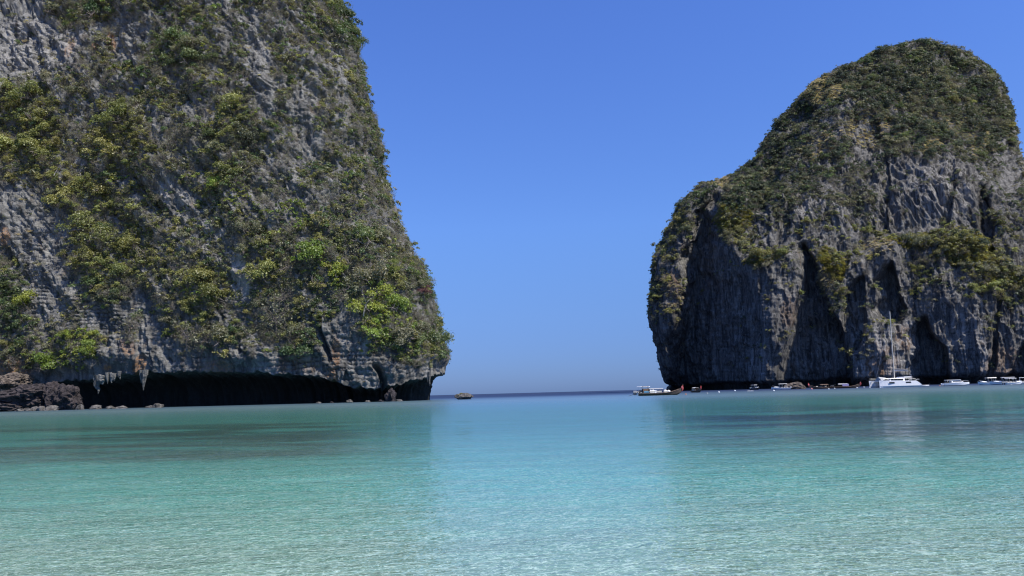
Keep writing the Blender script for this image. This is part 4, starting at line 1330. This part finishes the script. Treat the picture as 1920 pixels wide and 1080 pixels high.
def catamaran(loc, rz, label, L=16.5):
    t = root('sailing_catamaran', loc, rz, label, 'catamaran')
    for s in (-1, 1):
        secs = []
        for q in np.linspace(0, 1, 17):
            x = (q - .5) * L
            b = .95 * (1 - max(0, (q - .5) / .5) ** 2.6) * min(1, .78 + q) + .05
            zg = 2.25 + .45 * q - 1.35 * max(0, (.13 - q) / .13) ** 1.2
            secs.append((x, b, b * .85, zg, .5, -.5))
        bm = hull(bmesh.new(), L, secs)
        bmesh.ops.translate(bm, vec=(0, s * 3.4, 0), verts=bm.verts)
        h = finish('hull', bm, M['white'], t)
        for x_ in (-.17 * L, .23 * L):
            for o_ in (-1, 1):
                bm = bmesh.new(); box(bm, (x_, s * 3.4 + o_ * .93, 1.75), (2.1, .08, .52), 1, .25); finish('hull_window', bm, M['glass'], h)
        if s < 0:
            for x_ in (.40 * L, .415 * L, .43 * L):
                bm = bmesh.new(); box(bm, (x_, -3.4 - .52, 1.25), (.18, .05, .12)); finish('bow_mark', bm, M['grey'], h)
    bm = bmesh.new(); box(bm, (-.06 * L, 0, 1.75), (.62 * L, 5.6, .9)); finish('bridge_deck', bm, M['white'], t)
    bm = bmesh.new(); box(bm, (.02 * L, 0, 2.75), (.40 * L, 5.4, 1.1), .82, -.5); cab = finish('saloon', bm, M['white'], t)
    for s in (-1, 1):
        bm = bmesh.new(); box(bm, (.03 * L, s * 2.56, 2.85), (.30 * L, .22, .62), .95, -.3); finish('saloon_window', bm, M['glass'], cab)
    bm = bmesh.new(); box(bm, (.205 * L, 0, 2.85), (.3, 4.2, .6), 1, -.8); finish('front_window', bm, M['glass'], cab)
    bm = bmesh.new(); box(bm, (.01 * L, 0, 3.4), (.36 * L, 5.2, .24), .86); finish('coach_roof', bm, M['white'], t)
    bm = bmesh.new(); box(bm, (-.25 * L, 0, 3.75), (.20 * L, 5.0, .28), .86); finish('bimini', bm, M['white'], t)
    for x_ in (-.33 * L, -.17 * L):
        for s in (-2.2, 2.2):
            bm = bmesh.new(); tube(bm, [(x_, s, 2.2), (x_, s, 3.7)], [.06, .06], 5); finish('bimini_post', bm, M['metal'], t)
    # awning tent over the foredeck
    bm = bmesh.new()
    v = [bm.verts.new(q) for q in ((.20 * L, -2.6, 2.7), (.40 * L, -2.6, 2.55), (.40 * L, 2.6, 2.55), (.20 * L, 2.6, 2.7), (.21 * L, 0, 3.7), (.385 * L, 0, 4.1), (.30 * L, -2.75, 3.2), (.30 * L, 2.75, 3.2))]
    for f in ((0, 6, 4), (6, 1, 5), (6, 5, 4), (1, 2, 5), (2, 7, 5), (7, 3, 4), (7, 4, 5), (3, 0, 4)):
        bm.faces.new([v[q] for q in f])
    bmesh.ops.solidify(bm, geom=bm.faces[:], thickness=.05)
    finish('awning', bm, M['canvas'], t)
    bm = bmesh.new(); tube(bm, [(-.01 * L, 0, 3.4), (-.03 * L, 0, 14), (-.055 * L, 0, 29.2)], [.19, .18, .14], 8); finish('mast', bm, M['cream'], t)
    bm = bmesh.new(); tube(bm, [(-.02 * L, 0, 6.3), (-.36 * L, 0, 6.1)], [.14, .12], 6); b_ = finish('boom', bm, M['metal'], t)
    bm = bmesh.new(); tube(bm, [(-.03 * L, 0, 6.75), (-.12 * L, 0, 6.75), (-.25 * L, 0, 6.6), (-.36 * L, 0, 6.3)], [.32, .36, .32, .16], 8); finish('sail_bag', bm, M['sail'], b_)
    bm = bmesh.new()
    for p in ((.46 * L, 0, 2.6), (-.10 * L, -3.6, 2.6), (-.10 * L, 3.6, 2.6)):
        tube(bm, [(-.05 * L, 0, 27), p], [.025, .025], 4)
    for s in (-1, 1):
        tube(bm, [(-.36 * L, 0, 6.2), (-.40 * L, s * 2.5, 2.6)], [.03, .03], 4)
    finish('rigging', bm, M['grey'], t)
    bm = bmesh.new(); tube(bm, [(.455 * L, -3.4, 2.3), (.455 * L, 3.4, 2.3)], [.14, .14], 6); finish('crossbeam', bm, M['metal'], t)
    bm = bmesh.new()
    for s in (-1, 1):
        tube(bm, [(-.40 * L, s * 2.2, 2.2), (-.49 * L, s * 2.2, 2.9), (-.53 * L, s * 2.2, 2.75)], [.07] * 3, 5)
    finish('davit', bm, M['metal'], t)
    bm = bmesh.new()
    for s in (-1, 1):
        pts_ = [(x, s * 4.2, 2.3 + .45 * (x / L + .5) + .65) for x in np.linspace(-.36 * L, .44 * L, 10)]
        tube(bm, pts_, [.025] * 10, 4)
        for p in pts_:
            tube(bm, [(p[0], p[1], p[2] - .65), p], [.02, .02], 4)
    finish('guard_rail', bm, M['metal'], t)
    return t

# ------------------------------------------------------------------ boats where the survey puts them
def spot(px, Y):
    x, y, z = on_water(px, Y)
    return (x, y, 0.02)

longtail(spot(1238, 200), 0.05, 'long dark wooden longtail boat side on, with wheelhouse and red ribbons at its prow', L=11.6, roof='grey')
speedboat(spot(1212, 236), 0.5, 'white speedboat half hidden behind the longtail in open water', L=8.5)
longtail(spot(1306, 290), -1.50, 'longtail boat seen bow on against the dark cliff', paint='wood2', L=10.5, cabin=False)
s2 = speedboat(spot(1416, 400), -1.2, 'small boat with a flat white roof, alone under the dark cliff', L=6.5, hulls='black')
speedboat(spot(1464, 330), 3.0, 'grey white speedboat beside the tan rock', L=8.0)
longtail(spot(1540, 318), 3.25, 'dark longtail boat in the cliff shadow, stern to stern with another', L=10.5, roof='wood2', cabin=False)
longtail(spot(1586, 316), -0.12, 'longtail boat with a lilac side curtain and pale upturned prow', L=11.5, paint='wood', tarp='purple', cabin=False)
catamaran(spot(1678, 287), math.pi + 0.10, 'large white sailing catamaran with a tall mast and white awning')
# tender at the catamaran's stern
t = root('dinghy', spot(1734, 296), 2.7, 'small white dinghy floating behind the catamaran stern', 'dinghy')
bm = bmesh.new(); tube(bm, [(-1.5, -.62, .3), (.6, -.62, .32), (1.5, 0, .5), (.6, .62, .32), (-1.5, .62, .3)], [.22, .22, .2, .22, .22], 8); finish('tube', bm, M['white'], t, True)
finish('floor', box(bmesh.new(), (-.3, 0, .16), (2.2, 1.0, .1)), M['grey'], t)
finish('outboard', box(bmesh.new(), (-1.7, 0, .7), (.35, .3, .6), .8), M['black'], t)
yacht(spot(1793, 282), -0.10, 'white motor yacht with a dark cabin window and flat roof')
speedboat(spot(1854, 270), math.pi - 0.12, 'white speedboat with low bow, leftmost of the row at right', L=7.2)
sb = speedboat(spot(1884, 262), math.pi - .35, 'white speedboat with raked foredeck in the middle of the row', L=9.0)
copy_thing(sb, spot(1900, 258), 0.25, 'white speedboat lying behind others in the row at the right edge', 0.85)
copy_thing(sb, spot(1918, 266), 1.0, 'white speedboat at the right photo edge, partly out of view', 0.9)

# mooring buoys and the float line
def buoy_mesh(r):
    bm = bmesh.new()
    bmesh.ops.create_uvsphere(bm, u_segments=10, v_segments=7, radius=r)
    bmesh.ops.translate(bm, vec=(0, 0, r * .35), verts=bm.verts)
    tube(bm, [(0, 0, r * 1.2), (0, 0, r * 1.75)], [r * .18, r * .14], 6)
    return bm
BUOYS = [(1348, 255, .30, 'white', 'white mooring buoy nearest the longtail seen bow on'), (1378, 330, .36, 'white', 'white mooring buoy midway between the bow on longtail and the white roofed boat'),
         (1326, 215, .24, 'grey', 'small grey buoy below and right of the bow on longtail'), (1451, 258, .30, 'white', 'white mooring buoy in front of the grey white speedboat'),
         (1522, 300, .36, 'pink', 'pink and red buoy at the bow of the dark longtail'), (1554, 272, .26, 'white', 'white buoy in front of the two longtails'),
         (1607, 300, .30, 'white', 'white buoy under the pale upturned prow'), (1620, 340, .30, 'canvas', 'cream buoy between the longtail prow and catamaran bow'),
         (1762, 300, .26, 'orange', 'small orange buoy between the dinghy and the motor yacht'), (1565, 305, .26, 'canvas', 'cream buoy beside the longtail with the lilac curtain'), (1896, 240, .22, 'white', 'white buoy in front of the row of speedboats'),
         (1286, 205, .2, 'orange', 'orange float at the bow of the nearest longtail')]
for px_, Y_, r_, m_, lab in BUOYS:
    o = finish('buoy', buoy_mesh(r_), M[m_], None, True)
    o.location = (*on_water(px_, Y_)[:2], -r_ * .2)
    tag(o, lab, 'buoy', 'mooring buoys on the bay')
bm = bmesh.new()
p0 = on_water(1402, 290)
for i in range(9):
    m_ = bmesh.ops.create_uvsphere(bm, u_segments=6, v_segments=5, radius=.13)
    bmesh.ops.translate(bm, vec=(i * .26, .1 * math.sin(i), .02), verts=m_['verts'])
tube(bm, [(-.1, 0, .02), (1.0, .05, .02), (2.2, 0, .02)], [.03] * 3, 5)
o = finish('float_line', bm, M['white'], None, True); o.location = p0
tag(o, 'short line of white floats left of the white roofed boat', 'float line')

# ------------------------------------------------------------------ rocks
def rock_mesh(seed, sc, rough=0.28, sub=5, flat=0.0):
    bm = bmesh.new()
    bmesh.ops.create_icosphere(bm, subdivisions=sub, radius=1.0)
    V = np.array([v.co[:] for v in bm.verts])
    n = fbm(V, (.9, .9, .9), 4, seed * 3.7) * rough * 1.6 + fbm(V, (.3, .3, .3), 3, seed * 1.3, ridge=True) * rough * .5
    vq, eq = cells(V[:, 0] * 2.2 + V[:, 1] * 1.7, V[:, 2] * 3 + V[:, 1], int(seed))
    V = V * (1 + n + (vq - .5) * rough * .5 * sstep(0, .2, eq))[:, None] * np.array(sc)
    for v, q in zip(bm.verts, V):
        v.co = q
    return bm

def rock(name, loc, sc, seed, mat, label, group, cat='rock', **kw):
    o = finish(name, rock_mesh(seed, sc, **kw), mat)
    o.location = loc
    o.rotation_euler = (0, 0, seed * 1.7)
    return tag(o, label, cat, group)

DARKROCK = rock_material('tide dark rock', (0.115, 0.095, 0.095), (0.030, 0.026, 0.028), 0.15)
TANROCK = rock_material('tan rock', (0.29, 0.235, 0.185), (0.11, 0.09, 0.075), 0.3)
PALEROCK = rock_material('pale rock', (0.27, 0.25, 0.225), (0.10, 0.094, 0.088), 0.2)
def shore(px, Y, z=0.0):
    x, y, _ = on_water(px, Y)
    return (x, y, z)
rock('boulder', shore(122, 247, 3.0), (4.4, 4.0, 4.6), 3, DARKROCK, 'big dark rounded boulder at the left end of the sea notch', 'dark boulders at the cliff foot', 'boulder', rough=0.46)
rock('boulder', shore(52, 249, 4.6), (7.0, 5.0, 3.2), 4, DARKROCK, 'long dark reddish boulder lying left of the rounded one', 'dark boulders at the cliff foot', 'boulder', rough=0.46)
rock('boulder', shore(98, 252, 5.5), (4.0, 3.5, 3.6), 5, DARKROCK, 'dark boulder wedged between two larger ones under the shrubs', 'dark boulders at the cliff foot', 'boulder', rough=0.46)
rock('boulder', shore(8, 246, 1.2), (5.5, 4.0, 2.4), 6, DARKROCK, 'low dark boulder at the left photo edge by the water', 'dark boulders at the cliff foot', 'boulder', rough=0.46)
rock('boulder', shore(20, 256, 10.0), (4.6, 3.4, 2.4), 8, TANROCK, 'tan boulder above the dark ones at the left photo edge', 'dark boulders at the cliff foot', 'boulder', rough=0.46)
for px_, Y_, sc, sd, lab in [(180, 241, (1.75, 1.2, .95), 11, 'pale flat rock in the water under the first stalactite'), (208, 243, (1.4, 1.0, .75), 12, 'small pale rock third from the right along the notch'),
                             (228, 243, (1.6, 1.0, .6), 13, 'low grey rock between two pale ones in front of the notch'), (296, 242, (1.9, 1.3, 1.1), 14, 'pale rock at the water line, rightmost of the row'),
                             (281, 243, (1.3, .9, .55), 15, 'small low rock touching the rightmost pale rock'), (150, 240, (1.1, 1.0, 1.5), 16, 'upright grey rock at the foot of the rounded boulder'),
                             (97, 238, (1.5, 1.1, 1.4), 17, 'whitish rock in the shore heap, right of its middle'), (78, 238, (1.7, 1.2, 1.3), 18, 'grey brown rock in the middle of the shore heap'), (64, 238, (1.2, .9, 1.1), 19, 'whitish rock in the shore heap, left of its middle'),
                             (52, 237, (1.6, 1.0, .8), 20, 'low brown rock at the left of the shore heap'), (40, 236, (1.3, .9, .6), 21, 'flat brown rock, leftmost of the shore heap'), (88, 236, (1.0, .8, .7), 22, 'small pale rock in front of the shore heap')]:
    rock('shore_rock', shore(px_, Y_, .1), sc, sd, PALEROCK, lab, 'rocks along the foot of the left cliff', sub=3, rough=.5)
rock('shore_rock', shore(733, 236, 1.0), (1.7, 1.4, 2.4), 31, DARKROCK, 'upright dark rock under the corner of the left cliff', 'rocks along the foot of the left cliff', sub=3, rough=.5)
rock('shore_rock', shore(655, 238, .2), (1.0, .8, .6), 32, PALEROCK, 'tiny pale rock left of the cliff corner', 'rocks along the foot of the left cliff', sub=3, rough=.5)
for px_, Y_, sc, sd, lab in [(598, 237, (.7, .5, .4), 61, 'tiny pale rock under the middle right of the notch'), (714, 234, (.9, .6, .5), 62, 'small dark rock just left of the upright one'), (748, 233, (1.0, .7, .55), 63, 'small rock just right of the upright one'),
                             (622, 237, (.6, .5, .3), 64, 'low rock between two tiny pale ones in the notch'), (690, 235, (.8, .6, .35), 65, 'flat wet rock in shadow left of the upright one')]:
    rock('shore_rock', shore(px_, Y_, .1), sc, sd, DARKROCK if sd % 2 == 0 else PALEROCK, lab, 'rocks along the foot of the left cliff', sub=3, rough=.5)
rock('sunlit_rock', shore(1491, 345, .6), (4.2, 2.6, 2.3), 33, TANROCK, 'tan sunlit rock standing out of the water before the dark cliff', None)
for dx_, s_, lab in ((1.1, .34, 'white bundle on the foredeck of the nearest longtail, behind its bow rise'), (0.2, .42, 'larger white bundle on the nearest longtail, just ahead of its canopy')):
    x_, y_, _ = on_water(1238, 200)
    o = finish('bundle', rock_mesh(50 + int(dx_ * 10), (s_ * 1.3, s_, s_ * 1.2), .15, 3), M['canvas'])
    o.location = (x_ + 1.2 + dx_, y_ + .08, .95)
    tag(o, lab, 'bundle', 'white bundles on the nearest longtail')

# islet with its cap of scrub
isl = root('islet', shore(870, 246, 0), 0, 'small undercut rock islet with green cap near the horizon', 'islet')
bm = rock_mesh(41, (2.75, 2.3, 1.3), .22)
for v in bm.verts:
    if v.co.z < -.1:
        v.co.x *= .82; v.co.y *= .82
bmesh.ops.translate(bm, vec=(0, 0, .75), verts=bm.verts)
finish('rock', bm, PALEROCK, isl)
for i, (x_, y_, r_) in enumerate(((-.2, 0, 1.25), (.7, -.3, .9), (-1.0, .1, .75), (.1, -.8, .8))):
    f_ = bpy.data.objects.new('scrub', SHR['dark' if i % 2 else 'olive'][i % 3]); C.objects.link(f_); f_.parent = isl
    f_.location = (x_, y_, 1.25); f_.scale = (r_, r_, r_ * .9)

# hanging stone along the mouth of the notch: parts of the near cliff
def stalactite(px, py, Y, ln, wd, seed, mat=None):
    p = at(px, py, Y)
    rng = np.random.default_rng(seed)
    bm = bmesh.new()
    for k in range(4):
        dx, dy = rng.normal() * wd * .5, rng.normal() * wd * .3
        l_ = ln * (1 if k == 0 else rng.uniform(.35, .8))
        tube(bm, [(p[0] + dx, p[1] + dy, p[2] + 1.4)] + [(p[0] + dx + rng.normal() * .12 * wd, p[1] + dy, p[2] + .4 - l_ * q) for q in (.2, .45, .7, 1.0)],
             [wd * .75, wd * .62, wd * rng.uniform(.4, .6), wd * rng.uniform(.25, .4), wd * .08], 9)
    bmesh.ops.subdivide_edges(bm, edges=bm.edges, cuts=1, use_grid_fill=True)
    V = np.array([v.co[:] for v in bm.verts])
    n = np.stack([fbm(V, (.9, .9, 1.6), 3, seed + q) for q in range(3)], -1) * .28 * wd
    for v, q in zip(bm.verts, V + n):
        v.co = q
    return finish('stalactite', bm, mat or ROCK_A, CLIFF_A)
stalactite(184, 712, 245, 5.0, 1.7, 2)
stalactite(266, 702, 240, 5.6, 1.2, 3)
stalactite(212, 708, 244, 2.2, .8, 4); stalactite(204, 706, 244, 2.8, .7, 5); stalactite(222, 704, 243, 1.8, .6, 6)
stalactite(806, 706, 238, 3.4, .5, 7); stalactite(640, 704, 236, 2.0, .7, 8);

# ------------------------------------------------------------------ bare pale trees on the near cliff
def bare_tree(px, py, h, lean_, seed, label):
    i = nearest(px, py, LAND_A)
    p, n = flatP[i], flatN[i]
    t = root('bare_tree', (p[0] + n[0] * .6, p[1] + n[1] * .6 - 1.2, p[2]), 0, label, 'bare tree', 'pale bare trees on the left cliff')
    rng = random.Random(seed)
    trunk, crown = bmesh.new(), bmesh.new()
    def grow(pt, d, ln, r, lv):
        pts_, rd = [pt], [r]
        for k in range(4):
            d = (d + Vector((rng.gauss(0, .16), rng.gauss(0, .12), rng.gauss(0.03, .1)))).normalized()
            pts_.append(pts_[-1] + d * ln / 4); rd.append(r * (1 - .14 * (k + 1)))
        tube(trunk if lv < 2 else crown, pts_, rd, 6 if lv < 2 else 4)
        if lv < 5:
            for k in range(2 if lv < 2 else 3):
                e_ = (d + Vector((rng.gauss(0, .65), rng.gauss(0, .5), rng.gauss(.1, .4)))).normalized()
                grow(pts_[-1] if k < 2 else pts_[2], e_, ln * rng.uniform(.55, .8), rd[-1] * .72, lv + 1)
    grow(Vector((0, 0, -.3)), Vector((lean_, -.35, 1)).normalized(), h * .42, h * .018 + .035, 0)
    finish('trunk', trunk, BARK, t); finish('crown', crown, BARK, t)
bare_tree(682, 594, 11.0, .12, 4, 'pale bare tree with forked white trunk low on the seaward side of the left cliff')
bare_tree(108, 330, 7.5, .3, 8, 'white bare tree with sprawling branches at the left, below the olive shrubs')
bare_tree(160, 338, 7.5, .1, 12, 'grey white leafless tree right of the sprawling one')
bare_tree(98, 160, 5.0, .5, 15, 'small white leafless tree leaning right in the upper left')
bare_tree(528, 392, 6.0, -.2, 19, 'thin leafless tree leaning left near the middle of the left cliff')
bare_tree(786, 540, 5.5, .5, 23, 'small pale leafless tree beside the purplish shrub near the skyline')

# ------------------------------------------------------------------ labels: where look and zone agree, the order from the left tells plants apart
ORD = ['leftmost', 'second', 'third', 'fourth', 'fifth', 'sixth', 'seventh', 'eighth', 'ninth', 'tenth', 'eleventh', 'twelfth', 'thirteenth', 'fourteenth', 'fifteenth', 'sixteenth']
same = {}
for o in SC.objects:
    if o.parent is None and o.get('category') in ('shrub', 'dry shrub', 'tree'):
        same.setdefault(o['label'], []).append(o)
for lab, os_ in same.items():
    if len(os_) < 2:
        continue
    os_.sort(key=lambda q: float(project(np.array(q.location))[0]))
    for k_, o in enumerate(os_):
        if k_ == 0: o['label'] = lab + ', leftmost'
        elif k_ == len(os_) - 1: o['label'] = lab + ', rightmost'
        elif k_ < len(ORD): o['label'] = lab + ', ' + ORD[k_] + ' from left'
        else: o['label'] = lab + ', %dth from left' % (k_ + 1)
